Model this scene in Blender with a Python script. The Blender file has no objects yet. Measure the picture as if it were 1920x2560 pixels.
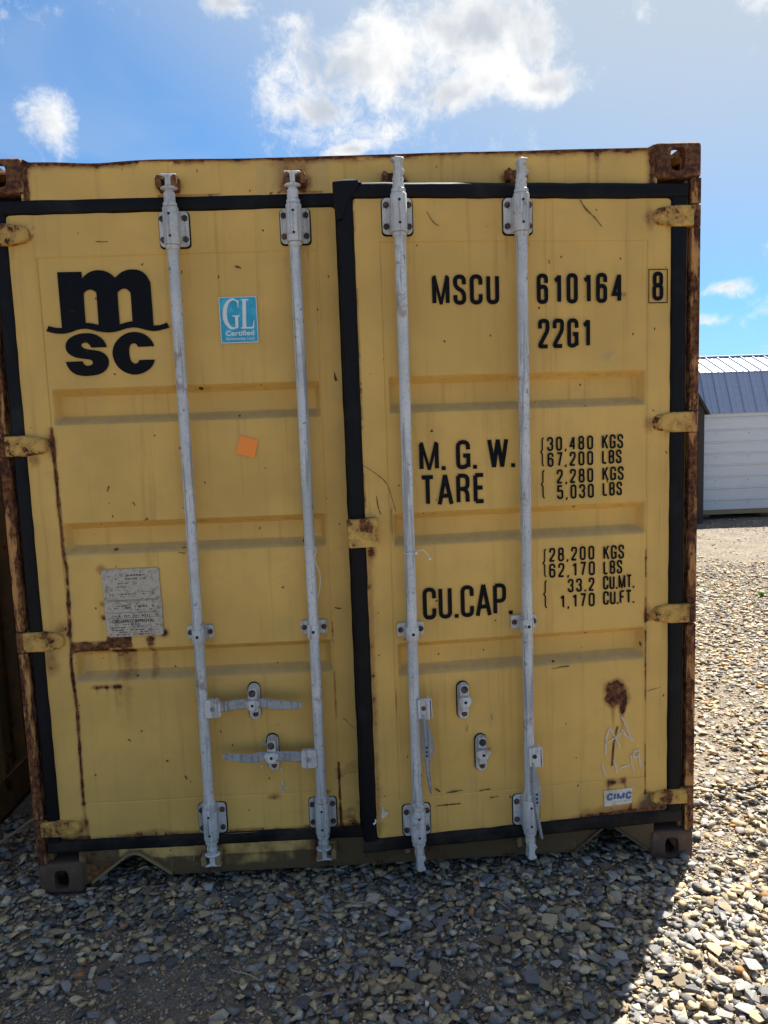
import bpy, bmesh, math, random
import numpy as np
from mathutils import Matrix, Vector
R = math.radians
random.seed(7)
rng = np.random.default_rng(7)
scn = bpy.context.scene
COL = scn.collection

# ------------------------------------------------------------------ camera
yaw, pitch, roll = 0.0330, -0.1152, -0.0358
cy, sy, cp, sp = math.cos(yaw), math.sin(yaw), math.cos(pitch), math.sin(pitch)
fw = Vector((sy * cp, cy * cp, sp)); r0 = Vector((cy, -sy, 0)); u0 = r0.cross(fw)
cr = r0 * math.cos(roll) + u0 * math.sin(roll); cu = u0 * math.cos(roll) - r0 * math.sin(roll)
cam_d = bpy.data.cameras.new('camera'); cam = bpy.data.objects.new('camera', cam_d); COL.objects.link(cam)
cam.matrix_world = Matrix(((cr.x, cu.x, -fw.x, 1.2279), (cr.y, cu.y, -fw.y, -2.6263), (cr.z, cu.z, -fw.z, 1.6734), (0, 0, 0, 1)))
cam_d.sensor_fit = 'VERTICAL'; cam_d.sensor_height = 36; cam_d.lens = 1876.43 / 2560 * 36
cam_d.clip_start = 0.05; cam_d.clip_end = 3000
scn.camera = cam

# ------------------------------------------------------------------ sun, exposure
SUN_AZ, SUN_EL = math.atan2(0.594, 0.804), R(56)      # azimuth from +Y towards +X
sd = bpy.data.lights.new('sun', 'SUN'); sd.energy = 4.4; sd.angle = R(0.53); sd.color = (1.0, 0.945, 0.86)
sun = bpy.data.objects.new('sun', sd); COL.objects.link(sun)
to_sun = Vector((math.sin(SUN_AZ) * math.cos(SUN_EL), math.cos(SUN_AZ) * math.cos(SUN_EL), math.sin(SUN_EL)))
sun.rotation_euler = to_sun.to_track_quat('Z', 'Y').to_euler()
scn.view_settings.view_transform = 'Standard'; scn.view_settings.look = 'None'
scn.view_settings.gamma = 1; scn.view_settings.exposure = 1.80
scn.view_settings.use_curve_mapping = False

# ------------------------------------------------------------------ node helper
class NT:
    def __init__(s, tree): s.t = tree; s.n = tree.nodes; s.l = tree.links
    def new(s, typ, **kw):
        n = s.n.new(typ)
        for k, v in kw.items(): setattr(n, k, v)
        return n
    def put(s, sock, v):
        if hasattr(v, 'links') or isinstance(v, bpy.types.NodeSocket): s.l.new(v, sock)
        else:
            if isinstance(v, (tuple, list)) and sock.type == 'RGBA' and len(v) == 3: v = (*v, 1)
            sock.default_value = v
    def math(s, op, a, b=0.0, c=None, clamp=False):
        n = s.new('ShaderNodeMath', operation=op); n.use_clamp = clamp
        s.put(n.inputs[0], a); s.put(n.inputs[1], b)
        if c is not None: s.put(n.inputs[2], c)
        return n.outputs[0]
    def mix(s, f, a, b, mode='MIX'):
        n = s.new('ShaderNodeMix', data_type='RGBA', blend_type=mode)
        s.put(n.inputs[0], f); s.put(n.inputs[6], a); s.put(n.inputs[7], b)
        return n.outputs[2]
    def ramp(s, f, lo, hi, a=0.0, b=1.0, smooth=True):
        n = s.new('ShaderNodeMapRange'); n.interpolation_type = 'SMOOTHSTEP' if smooth else 'LINEAR'
        for i, v in enumerate((f, lo, hi, a, b)): s.put(n.inputs[i], v)
        return n.outputs[0]
    def vec(s, op, a, b):
        n = s.new('ShaderNodeVectorMath', operation=op); s.put(n.inputs[0], a); s.put(n.inputs[1], b); return n.outputs[0]
    def noise(s, v, scale, detail=4, rough=0.55, dist=0.0, col=False):
        n = s.new('ShaderNodeTexNoise'); s.put(n.inputs['Vector'], v)
        n.inputs['Scale'].default_value = scale; n.inputs['Detail'].default_value = detail
        n.inputs['Roughness'].default_value = rough; n.inputs['Distortion'].default_value = dist
        return n.outputs['Color' if col else 'Fac']
    def attr(s, name, out='Fac'):
        n = s.new('ShaderNodeAttribute'); n.attribute_name = name; return n.outputs[out]
    def colramp(s, f, stops, const=False):
        n = s.new('ShaderNodeValToRGB'); cr_ = n.color_ramp
        if const: cr_.interpolation = 'CONSTANT'
        while len(cr_.elements) < len(stops): cr_.elements.new(0.5)
        for e, (p, c) in zip(cr_.elements, stops): e.position = p; e.color = (*c, 1)
        s.put(n.inputs[0], f); return n.outputs[0]

# ------------------------------------------------------------------ world: sky with cumulus
w = bpy.data.worlds.new('World'); scn.world = w; w.use_nodes = True; w.cycles.sampling_method = 'MANUAL'; w.cycles.sample_map_resolution = 512
nt = NT(w.node_tree); nt.n.clear()
sky = nt.new('ShaderNodeTexSky', sky_type='NISHITA'); sky.sun_disc = False
sky.sun_elevation = SUN_EL; sky.sun_rotation = SUN_AZ; sky.air_density = 1.0; sky.dust_density = 0.6; sky.ozone_density = 2.2
SKY_MUL, VEIL, CLOUD_HI, CLOUD_LO = (0.0138, 0.0310, 0.0440), (0.172, 0.196, 0.220), (0.295, 0.295, 0.292), (0.172, 0.186, 0.207)
tc = nt.new('ShaderNodeTexCoord'); D = tc.outputs['Generated']
sep = nt.new('ShaderNodeSeparateXYZ'); nt.l.new(D, sep.inputs[0])
wn = nt.noise(D, 13, 3, 0.6, 0, col=True)
Dw = nt.vec('ADD', D, nt.vec('MULTIPLY', nt.vec('SUBTRACT', wn, (0.5, 0.5, 0.5)), (0.045, 0.045, 0.045)))
sw = nt.new('ShaderNodeSeparateXYZ'); nt.l.new(Dw, sw.inputs[0])
ae = nt.new('ShaderNodeCombineXYZ')
nt.l.new(nt.math('ARCTAN2', sw.outputs[0], sw.outputs[1]), ae.inputs[0]); nt.l.new(nt.math('ARCSINE', sw.outputs[2]), ae.inputs[1])
# individual clouds: azimuth, elevation, half sizes in degrees
CLOUDS = [(1.0, 24.2, 7.0, 2.9), (9.4, 25.5, 7.4, 4.0), (-1.8, 22.0, 3.8, 1.5), (14.0, 22.4, 3.8, 1.2), (8.0, 22.2, 5.0, 1.5), (-20.4, 20.0, 2.0, 2.3), (-8.0, 27.2, 2.2, 1.1), (0.4, 19.2, 3.2, .8), (26.1, 8.2, 1.9, .75), (25.0, 6.4, 1.3, .55)]
best = None
for a_, e_, sa, se in CLOUDS:
    ln = nt.new('ShaderNodeVectorMath', operation='LENGTH')
    nt.l.new(nt.vec('MULTIPLY', nt.vec('SUBTRACT', ae.outputs[0], (R(a_), R(e_), 0)), (1 / R(sa), 1 / R(se), 0)), ln.inputs[0])
    best = ln.outputs['Value'] if best is None else nt.math('SMOOTH_MIN', best, ln.outputs['Value'], 0.25)
best = nt.math('SUBTRACT', 1.0, best)
# scattered clouds over the rest of the sky, mostly unseen, cover raised for fill
far = nt.noise(nt.vec('ADD', D, (5.3, 2.2, 1.4)), 2.4, 2, 0.5)
best = nt.math('MAXIMUM', best, nt.math('MINIMUM', nt.math('MULTIPLY', nt.math('SUBTRACT', far, 0.552), 6.0), 0.9))
fine = nt.noise(Dw, 15, 6, 0.68)
dens = nt.math('ADD', best, nt.math('MULTIPLY', nt.math('SUBTRACT', fine, 0.47), 3.1))
mask = nt.ramp(dens, -0.05, 0.95)
core = nt.ramp(nt.math('ADD', best, nt.math('MULTIPLY', nt.math('SUBTRACT', nt.noise(nt.vec('ADD', Dw, (0, 0, .02)), 13, 4, .55), .5), 3.2)), 0.10, 1.25)
ccol = nt.mix(core, CLOUD_HI, CLOUD_LO)
# thin high veil, thicker towards the horizon
veil = nt.math('MULTIPLY', nt.ramp(nt.noise(nt.vec('ADD', nt.vec('MULTIPLY', D, (1, 1, 3.2)), (1.0, 0.2, 0.3)), 2.3, 4, .55, .6), 0.45, 0.75), 0.30)
lowhaze = nt.math('MULTIPLY', nt.ramp(sep.outputs[2], 0.36, 0.0), 0.30)
dt = nt.new('ShaderNodeVectorMath', operation='DOT_PRODUCT'); nt.l.new(D, dt.inputs[0]); dt.inputs[1].default_value = to_sun
aureole = nt.math('MULTIPLY', nt.ramp(dt.outputs['Value'], 0.56, 0.88), 0.95)      # bright haze round the sun
veil = nt.math('MAXIMUM', nt.math('MAXIMUM', veil, lowhaze), aureole)
skyc = nt.mix(1.0, sky.outputs[0], SKY_MUL, 'MULTIPLY')
c1 = nt.mix(veil, skyc, VEIL)
c2 = nt.mix(mask, c1, ccol)
up = nt.ramp(sep.outputs[2], -0.02, 0.0)
bg = nt.new('ShaderNodeBackground'); nt.l.new(nt.mix(up, (0.16, 0.145, 0.13), c2), bg.inputs[0]); bg.inputs[1].default_value = 1.0
out = nt.new('ShaderNodeOutputWorld'); nt.l.new(bg.outputs[0], out.inputs[0])

# ------------------------------------------------------------------ materials
def mat(name, build):
    m = bpy.data.materials.new(name); m.use_nodes = True
    n = NT(m.node_tree); n.n.clear()
    b = n.new('ShaderNodeBsdfPrincipled'); o = n.new('ShaderNodeOutputMaterial'); n.l.new(b.outputs[0], o.inputs[0])
    n.P = n.new('ShaderNodeTexCoord').outputs['Object']
    build(n, b); return m
def setb(n, b, color=None, rough=None, metal=None, spec=None, normal=None):
    for k, v in (('Base Color', color), ('Roughness', rough), ('Metallic', metal), ('Specular IOR Level', spec), ('Normal', normal)):
        if v is not None: n.put(b.inputs[k], v)
def bump(n, h, dist=0.001, strength=1.0):
    x = n.new('ShaderNodeBump'); n.put(x.inputs['Height'], h); x.inputs['Distance'].default_value = dist; x.inputs['Strength'].default_value = strength
    return x.outputs[0]
def rust_color(n):
    f = n.noise(n.P, 55, 4, 0.65); g = n.noise(n.P, 9, 2)
    return n.colramp(n.math('ADD', n.math('MULTIPLY', f, .7), n.math('MULTIPLY', g, .35)), [(0.34, (.020, .010, .009)), (0.48, (.075, .03, .019)), (0.60, (.19, .078, .03)), (0.74, (.33, .16, .065))])
YEL = (.67, .41, .112)
def paint(name, base=YEL, amount=None, lo=.55, scale=26, specks=.70, attr=False, stretch=(1, 1, 1), rough=.5):
    def f(n, b):
        P = n.P
        big = n.noise(P, 2.2, 3); med = n.noise(P, 14, 3, .6)
        c = n.mix(n.ramp(big, .3, .7), tuple(x * .86 for x in base), tuple(min(1, x * 1.09) for x in base))
        c = n.mix(n.math('MULTIPLY', n.ramp(med, .46, .72), .38), c, (base[0] * .8, base[1] * .86, base[2] * 1.05))
        # faint vertical run-off streaks
        stv = n.noise(n.vec('MULTIPLY', P, (38, 38, 1.3)), 1, 3, .6)
        c = n.mix(n.math('MULTIPLY', n.ramp(stv, .52, .78), .42), c, (base[0] * .62, base[1] * .56, base[2] * .55))
        edge = n.noise(n.vec('MULTIPLY', P, stretch), scale, 5, .68)
        if attr:
            a = n.attr('rust')
            m1 = n.math('ADD', a, n.math('MULTIPLY', n.math('SUBTRACT', edge, .5), 1.5))
            m1 = n.math('MULTIPLY', n.ramp(m1, .36, .62), n.ramp(a, .02, .14))
            halo = n.math('MULTIPLY', n.ramp(n.math('ADD', a, n.math('MULTIPLY', n.math('SUBTRACT', edge, .5), .45)), .05, .40), .72)
            d = n.attr('dirt')  # grime, plus shade painted on the upper groove slopes
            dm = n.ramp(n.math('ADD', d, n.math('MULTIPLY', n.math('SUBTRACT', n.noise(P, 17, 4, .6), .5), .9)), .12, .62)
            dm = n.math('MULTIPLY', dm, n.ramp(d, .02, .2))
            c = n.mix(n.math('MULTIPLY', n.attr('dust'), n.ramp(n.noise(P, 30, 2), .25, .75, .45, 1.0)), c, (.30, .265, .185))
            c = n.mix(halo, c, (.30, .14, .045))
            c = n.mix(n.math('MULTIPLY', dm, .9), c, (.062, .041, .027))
        else:
            m1 = n.ramp(edge, lo, lo + .07)
            halo = n.math('MULTIPLY', n.ramp(edge, lo - .14, lo + .02), .55)
            c = n.mix(halo, c, (.27, .12, .035))
        vo = n.new('ShaderNodeTexVoronoi'); n.put(vo.inputs['Vector'], n.vec('ADD', n.vec('MULTIPLY', P, (1, 1, .72)), n.vec('MULTIPLY', n.noise(P, 60, 1, .6, 0, True), (.012, .012, .012)))); vo.inputs['Scale'].default_value = 24
        sc = n.new('ShaderNodeSeparateColor'); n.l.new(vo.outputs['Color'], sc.inputs[0])
        size = n.math('MULTIPLY', n.math('POWER', sc.outputs[1], 4.0), .22)
        spk = n.math('MULTIPLY', n.math('GREATER_THAN', sc.outputs[0], specks), n.math('LESS_THAN', vo.outputs['Distance'], n.math('ADD', size, .072)))
        m1 = n.math('MAXIMUM', m1, n.math('MULTIPLY', spk, .92))
        c = n.mix(m1, c, rust_color(n))
        h = n.math('MULTIPLY', n.noise(P, 190, 2), n.math('MULTIPLY_ADD', n.attr('rust'), .9, .12) if attr else .3)
        setb(n, b, c, n.ramp(m1, 0, 1, rough, .9), spec=n.ramp(m1, 0, 1, .22, .1), normal=bump(n, h, .0011, .8))
    return mat(name, f)
M = {}
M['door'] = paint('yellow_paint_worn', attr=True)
M['yellow'] = paint('yellow_paint', lo=.74)
M['hinge'] = paint('yellow_paint_chipped', base=(.58, .35, .085), lo=.53, scale=22)
M['lip'] = paint('yellow_paint_flaking', base=(.56, .27, .09), lo=.425, scale=26, stretch=(1, 1, .22))
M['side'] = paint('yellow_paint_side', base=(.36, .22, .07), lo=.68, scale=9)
M['gapshade'] = paint('dirty_yellow_paint_shaded', base=(.13, .088, .045), lo=.6, scale=6)  # dirty yellow side wall with the gap's shade put into its colour
M['dull'] = paint('yellow_paint_dull', base=(.27, .185, .085), lo=.66, scale=10)
def f(n, b):
    e = n.noise(n.P, 22, 7, .7); g = n.noise(n.P, 90, 4)
    c = n.mix(n.ramp(e, .56, .66), rust_color(n), (.30, .16, .075))
    c = n.mix(n.ramp(e, .70, .74), c, (.46, .38, .30))
    setb(n, b, c, .82, spec=.2, normal=bump(n, n.math('ADD', e, g), .0025, .7))
M['rust'] = mat('rusty_cast_steel', f)
def f(n, b):
    e = n.noise(n.P, 14, 6, .7); g = n.noise(n.P, 80, 4)
    c = n.mix(n.ramp(e, .5, .72), (.11, .068, .046), (.25, .135, .08))
    setb(n, b, c, .85, spec=.2, normal=bump(n, n.math('ADD', e, g), .002, .7))
M['rustdark'] = mat('rusty_dirty_steel', f)
M['bolt'] = mat('rusty_bolt', lambda n, b: setb(n, b, n.mix(n.ramp(n.noise(n.P, 70, 4), .42, .62), (.03, .021, .018), (.13, .066, .045)), .75, normal=bump(n, n.noise(n.P, 240, 3), .0008, .7)))
def galv(name, base, dark):
    def f(n, b):
        P = n.P
        st = n.noise(n.vec('MULTIPLY', P, (75, 75, 2.4)), 1, 4, .68); sp_ = n.noise(P, 110, 3, .6); bg_ = n.noise(P, 5, 4, .6)
        c = n.mix(n.ramp(bg_, .32, .68), tuple(x * .74 for x in base), base)
        c = n.mix(n.math('MULTIPLY', n.ramp(sp_, .50, .72), .5), c, dark)
        c = n.mix(n.math('MULTIPLY', n.ramp(st, .53, .62), .75), c, tuple(x * .8 for x in dark))
        c = n.mix(n.math('MULTIPLY', n.ramp(n.noise(P, 34, 3, .7), .62, .70), .85), c, tuple(x * .55 for x in dark))
        c = n.mix(n.math('MULTIPLY', n.ramp(n.noise(P, 10, 4, .65), .58, .70), .62), c, (.21, .115, .075))
        setb(n, b, c, n.ramp(sp_, .3, .7, .45, .75), .10, .35, bump(n, sp_, .0012, .6))
    return mat(name, f)
M['galv'] = galv('galvanised_steel', (.64, .64, .635), (.32, .325, .33))
M['galvw'] = galv('whitewashed_steel', (.66, .645, .62), (.36, .35, .335))
M['galvd'] = galv('dark_galvanised_steel', (.36, .365, .37), (.17, .175, .18))
def f(n, b):
    d = n.noise(n.P, 5, 5, .6); fn = n.noise(n.P, 90, 3)
    setb(n, b, n.mix(n.math('MULTIPLY', n.ramp(d, .5, .8), .6), (.0045, .0045, .006), (.034, .033, .033)), n.ramp(d, .3, .7, .45, .66), spec=.16, normal=bump(n, fn, .0006, .4))
M['rubber'] = mat('black_rubber', f)
def f(n, b):
    d = n.noise(n.P, 7, 5, .6)
    setb(n, b, n.mix(n.ramp(d, .35, .7), (.009, .0085, .0085), (.036, .029, .023)), .75, spec=.12)
M['rubberdirty'] = mat('dusty_black_rubber', f)
M['black'] = mat('black_vinyl', lambda n, b: setb(n, b, n.mix(n.ramp(n.noise(n.P, 45, 6, .7), .64, .70), (.0045, .0048, .0065), (.03, .027, .022)), .5, spec=.10))
M['hole'] = mat('dark_hole', lambda n, b: setb(n, b, (.012, .012, .012), .9))
M['blue'] = mat('cyan_vinyl', lambda n, b: setb(n, b, n.mix(n.ramp(n.noise(n.P, 28, 5, .6), .4, .7), (.012, .30, .46), (.06, .43, .58)), .4))
M['white'] = mat('white_vinyl', lambda n, b: setb(n, b, n.mix(n.noise(n.P, 40, 4), (.62, .64, .65), (.72, .73, .73)), .5))
M['sticker'] = mat('aged_white_paper', lambda n, b: setb(n, b, n.mix(n.ramp(n.noise(n.P, 30, 5), .4, .7), (.66, .62, .55), (.50, .42, .32)), .6))
M['orange'] = mat('orange_paper', lambda n, b: setb(n, b, n.mix(n.noise(n.P, 60, 4), (.97, .255, .028), (1.0, .29, .04)), .6))
M['inkblue'] = mat('blue_ink', lambda n, b: setb(n, b, n.mix(n.ramp(n.noise(n.P, 110, 4), .45, .65), (.03, .095, .26), (.09, .17, .33)), .5))
def f(n, b):
    a = n.noise(n.P, 60, 5, .7); c = n.mix(n.ramp(a, .46, .70), (.48, .42, .34), (.27, .20, .135))
    c = n.mix(n.ramp(n.noise(n.P, 150, 3), .56, .74), c, (.24, .19, .14))
    setb(n, b, c, .6, .15, normal=bump(n, a, .001, .5))
M['plate'] = mat('weathered_aluminium_plate', f)
M['ink'] = mat('faded_ink', lambda n, b: setb(n, b, n.mix(n.ramp(n.noise(n.P, 160, 3), .4, .62), (.035, .03, .026), (.15, .12, .095)), .7))
def f(n, b):
    tr = n.new('ShaderNodeBsdfTransparent'); mx = n.new('ShaderNodeMixShader')
    n.put(mx.inputs[0], n.ramp(n.noise(n.P, 260, 3, .6), .30, .55, .35, .92)); n.l.new(tr.outputs[0], mx.inputs[1]); n.l.new(b.outputs[0], mx.inputs[2])
    o = [x for x in n.n if x.type == 'OUTPUT_MATERIAL'][0]; n.l.new(mx.outputs[0], o.inputs[0]); setb(n, b, (.62, .60, .54), .9, spec=.1)
M['chalk'] = mat('white_chalk', f)
M['scratch'] = mat('rust_scratch', lambda n, b: setb(n, b, n.mix(n.noise(n.P, 80, 4), (.05, .026, .014), (.16, .075, .026)), .85))
M['tie'] = mat('white_nylon', lambda n, b: setb(n, b, (.66, .64, .6), .5))
M['inside'] = mat('dark_interior', lambda n, b: setb(n, b, (.05, .045, .04), .9))

# ------------------------------------------------------------------ mesh helpers
class MB:
    def __init__(s): s.v = []; s.f = []; s.m = []; s.mi = 0
    def add(s, vs, fs):
        o = len(s.v); s.v += [tuple(x) for x in vs]; s.f += [tuple(o + i for i in f_) for f_ in fs]; s.m += [s.mi] * len(fs); return s
    def box(s, x0, x1, y0, y1, z0, z1):
        return s.add([(x0, y0, z0), (x1, y0, z0), (x1, y1, z0), (x0, y1, z0), (x0, y0, z1), (x1, y0, z1), (x1, y1, z1), (x0, y1, z1)],
                     [(3, 2, 1, 0), (4, 5, 6, 7), (0, 1, 5, 4), (1, 2, 6, 5), (2, 3, 7, 6), (3, 0, 4, 7)])
    def prism(s, poly, y0, y1):          # polygon in (x, z), extruded along y
        a = sum(poly[i][0] * poly[(i + 1) % len(poly)][1] - poly[(i + 1) % len(poly)][0] * poly[i][1] for i in range(len(poly)))
        if a < 0: poly = poly[::-1]
        n = len(poly)
        return s.add([(x, y0, z) for x, z in poly] + [(x, y1, z) for x, z in poly],
                     [tuple(range(n)), tuple(range(2 * n - 1, n - 1, -1))] + [(i + n, (i + 1) % n + n, (i + 1) % n, i) for i in range(n)])
    def tube(s, pts, rad, n=12, cap=True):   # tube along a polyline
        pts = [Vector(p) for p in pts]; rad = rad if isinstance(rad, (list, tuple)) else [rad] * len(pts)
        rings = []; ref = None
        for i, p in enumerate(pts):
            t = (pts[min(i + 1, len(pts) - 1)] - pts[max(i - 1, 0)]).normalized()
            if ref is None: ref = Vector((1, 0, 0)) if abs(t.x) < .9 else Vector((0, 1, 0))
            a = (ref - t * ref.dot(t)).normalized(); ref = a; b_ = t.cross(a)
            rings.append([p + (a * math.cos(2 * math.pi * k / n) + b_ * math.sin(2 * math.pi * k / n)) * rad[i] for k in range(n)])
        fs = [(i * n + k, i * n + (k + 1) % n, (i + 1) * n + (k + 1) % n, (i + 1) * n + k) for i in range(len(pts) - 1) for k in range(n)]
        if cap: fs += [tuple(range(n - 1, -1, -1)), tuple(range((len(pts) - 1) * n, len(pts) * n))]
        return s.add([v for r_ in rings for v in r_], fs)
    def lathe(s, x, y, prof, n=20, sx=1, sy=1):    # (z, r) profile round a vertical axis
        return s.add([(x + math.cos(2 * math.pi * k / n) * r_ * sx, y + math.sin(2 * math.pi * k / n) * r_ * sy, z) for z, r_ in prof for k in range(n)],
                     [(i * n + k, i * n + (k + 1) % n, (i + 1) * n + (k + 1) % n, (i + 1) * n + k) for i in range(len(prof) - 1) for k in range(n)]
                     + [tuple(range(n - 1, -1, -1)), tuple(range((len(prof) - 1) * n, len(prof) * n))])
    def bolt(s, x, z, y, r_=.0115, h=.009, n=6, rot=0.3):   # bolt head facing -y
        ring = lambda rr, yy: [(x + rr * math.cos(rot + 2 * math.pi * k / n), yy, z + rr * math.sin(rot + 2 * math.pi * k / n)) for k in range(n)]
        return s.add(ring(r_, y) + ring(r_, y - h * .7) + ring(r_ * .78, y - h),
                     [(k, (k + 1) % n, n + (k + 1) % n, n + k) for k in range(n)] + [(n + k, n + (k + 1) % n, 2 * n + (k + 1) % n, 2 * n + k) for k in range(n)] + [tuple(range(2 * n, 3 * n))])
    def ribbon(s, pts, wid, y):           # flat stroke in the xz plane, facing -y
        wid = list(wid) + [wid[-1]] * len(pts) if isinstance(wid, (list, tuple)) else [wid] * len(pts)
        L_ = []; n = len(pts)
        for i in range(n):
            a = Vector(pts[max(i - 1, 0)]); b_ = Vector(pts[i]); c = Vector(pts[min(i + 1, n - 1)])
            t1 = (b_ - a); t2 = (c - b_)
            if t1.length < 1e-9: t1 = t2
            if t2.length < 1e-9: t2 = t1
            t1.normalize(); t2.normalize(); t = (t1 + t2)
            t = t.normalized() if t.length > 1e-6 else t1
            nn = Vector((-t.y, t.x)); k = min(1.6, 1 / max(.3, nn.dot(Vector((-t1.y, t1.x)))))
            L_.append((b_ + nn * wid[i] / 2 * k, b_ - nn * wid[i] / 2 * k))
        return s.add([(p.x, y, p.y) for ab in L_ for p in ab], [(2 * i, 2 * i + 1, 2 * i + 3, 2 * i + 2) for i in range(n - 1)])
    def build(s, name, m, parent=None, smooth=None, bev=0, segs=2):
        me = bpy.data.meshes.new(name); me.from_pydata(s.v, [], s.f)
        for x in (m if isinstance(m, list) else [m]): me.materials.append(x)
        if any(s.m): me.polygons.foreach_set('material_index', s.m)
        me.update()
        if smooth: me.shade_smooth(); me.set_sharp_from_angle(angle=R(smooth))
        o = bpy.data.objects.new(name, me); COL.objects.link(o)
        if parent: o.parent = parent
        if bev:
            md = o.modifiers.new('bevel', 'BEVEL'); md.width = bev; md.segments = segs; md.limit_method = 'ANGLE'; md.angle_limit = R(35)
        return o
def tag(o, label=None, cat=None, group=None, kind=None):
    for k, v in (('label', label), ('category', cat), ('group', group), ('kind', kind)):
        if v: o[k] = v
    return o
def thing(name, label, cat, loc=(0, 0, 0), rz=0, group=None):
    o = bpy.data.objects.new(name, None); COL.objects.link(o); o.location = loc; o.rotation_euler = (0, 0, rz)
    o.empty_display_size = .2
    return tag(o, label, cat, group)
_lat = {}
def vnoise(x, z, seed):
    if seed not in _lat: _lat[seed] = np.random.default_rng(seed).random((128, 128))
    g = _lat[seed]; xi = np.floor(x).astype(int); zi = np.floor(z).astype(int); fx = x - xi; fz = z - zi
    fx = fx * fx * (3 - 2 * fx); fz = fz * fz * (3 - 2 * fz); q = lambda i, j: g[(xi + i) % 128, (zi + j) % 128]
    return (q(0, 0) * (1 - fx) + q(1, 0) * fx) * (1 - fz) + (q(0, 1) * (1 - fx) + q(1, 1) * fx) * fz
def fbm(x, z, sc, seed, oct=4):
    r_ = 0; a = .5
    for i in range(oct): r_ = r_ + a * vnoise(x * sc * 2 ** i + 7 * i, z * sc * 2 ** i + 3 * i, seed + i); a *= .5
    return r_
def mesh_np(name, V, F, m, parent=None, attrs=None, smooth=False):
    me = bpy.data.meshes.new(name); k = F.shape[1]
    me.vertices.add(len(V)); me.vertices.foreach_set('co', np.ascontiguousarray(V, dtype=np.float32).ravel())
    me.loops.add(F.size); me.polygons.add(len(F))
    me.polygons.foreach_set('loop_start', np.arange(0, F.size, k, dtype=np.int32))
    me.loops.foreach_set('vertex_index', F.astype(np.int32).ravel())
    for nm, a in (attrs or {}).items():
        if a.ndim == 1: at = me.attributes.new(nm, 'FLOAT', 'POINT'); at.data.foreach_set('value', a.astype(np.float32))
        else: at = me.attributes.new(nm, 'FLOAT_COLOR', 'POINT'); at.data.foreach_set('color', np.column_stack([a, np.ones(len(a))]).astype(np.float32).ravel())
    me.materials.append(m); me.update(calc_edges=True)
    if smooth: me.shade_smooth()
    o = bpy.data.objects.new(name, me); COL.objects.link(o)
    if parent: o.parent = parent
    return o
def gridfaces(nx, nz):
    i = np.arange(nx - 1)[:, None] * nz + np.arange(nz - 1)[None]; return np.stack([i, i + nz, i + nz + 1, i + 1], -1).reshape(-1, 4)
def sheet(name, xs, X, Y, Z, m, parent, rust, dirt, dust):
    V = np.stack([X, Y, Z], -1).reshape(-1, 3)
    return mesh_np(name, V, gridfaces(*X.shape), m, parent, {'rust': np.clip(rust, 0, 1).ravel(), 'dirt': np.clip(dirt, 0, 1).ravel(), 'dust': np.clip(dust, 0, 1).ravel()}, True)
def seg_dist(X, Z, pts):
    d = np.full(X.shape, 9.0)
    for (x0, z0), (x1, z1) in zip(pts, pts[1:]):
        dx, dz = x1 - x0, z1 - z0; t = np.clip(((X - x0) * dx + (Z - z0) * dz) / (dx * dx + dz * dz + 1e-12), 0, 1)
        d = np.minimum(d, np.hypot(X - x0 - t * dx, Z - z0 - t * dz))
    return d
G = lambda d, s_: np.exp(-(d / s_) ** 2)

# ------------------------------------------------------------------ ground
def ground_mat(n, b):
    P = n.P
    vo = n.new('ShaderNodeTexVoronoi'); n.put(vo.inputs['Vector'], P); vo.inputs['Scale'].default_value = 42
    vo2 = n.new('ShaderNodeTexVoronoi'); n.put(vo2.inputs['Vector'], P); vo2.inputs['Scale'].default_value = 150
    s1 = n.new('ShaderNodeSeparateColor'); n.l.new(vo.outputs['Color'], s1.inputs[0])
    s2 = n.new('ShaderNodeSeparateColor'); n.l.new(vo2.outputs['Color'], s2.inputs[0])
    dirt = n.mix(n.ramp(n.noise(P, 3, 6, .6), .35, .65), (.135, .115, .092), (.195, .165, .128))
    dirt = n.mix(n.math('MULTIPLY', n.ramp(s2.outputs[0], .5, 1.0), .75), dirt, n.colramp(s2.outputs[1], [(0, (.10, .095, .09)), (.5, (.20, .175, .14)), (1, (.34, .28, .20))]))
    stone = n.colramp(s1.outputs[0], [(0, (.12, .12, .12)), (.35, (.2, .19, .175)), (.6, (.30, .245, .17)), (.85, (.36, .30, .22)), (1, (.27, .165, .085))])
    sm = n.math('MULTIPLY', n.math('LESS_THAN', vo.outputs['Distance'], .42), n.math('GREATER_THAN', s1.outputs[2], .45))
    c = n.mix(n.math('MULTIPLY', sm, .85), dirt, stone)
    h = n.math('ADD', n.math('MULTIPLY', vo.outputs['Distance'], -.8), n.math('MULTIPLY', n.noise(P, 75, 4, .7), .9))
    setb(n, b, c, .95, spec=.15, normal=bump(n, h, .012, 1.0))
M['ground'] = mat('dirt_and_gravel', ground_mat)
def axis(lo, hi, step, reach, grow=1.28):
    a = list(np.arange(lo, hi + 1e-6, step)); s_ = step; l = [a[0]]; h_ = [a[-1]]
    while l[-1] > -reach: s_ *= grow; l.append(l[-1] - s_)
    s_ = step
    while h_[-1] < reach: s_ *= grow; h_.append(h_[-1] + s_)
    return np.array(l[:0:-1] + a + h_[1:])
def height(x, y):
    near = np.clip(1 - np.hypot(x - 3, y - 2) / 14, 0, 1)
    return ((fbm(x + 40, y + 40, 1.1, 31, 4) - .47) * .05 + (fbm(x + 40, y + 40, 9, 35, 3) - .43) * .022) * near - .006
gx = axis(-2.5, 9, .03, 900); gy = axis(-3, 9, .04, 900)
GX, GY = np.meshgrid(gx, gy, indexing='ij')
ground = mesh_np('ground', np.stack([GX, GY, height(GX, GY)], -1).reshape(-1, 3), gridfaces(*GX.shape), M['ground'], None, None, True)
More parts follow.
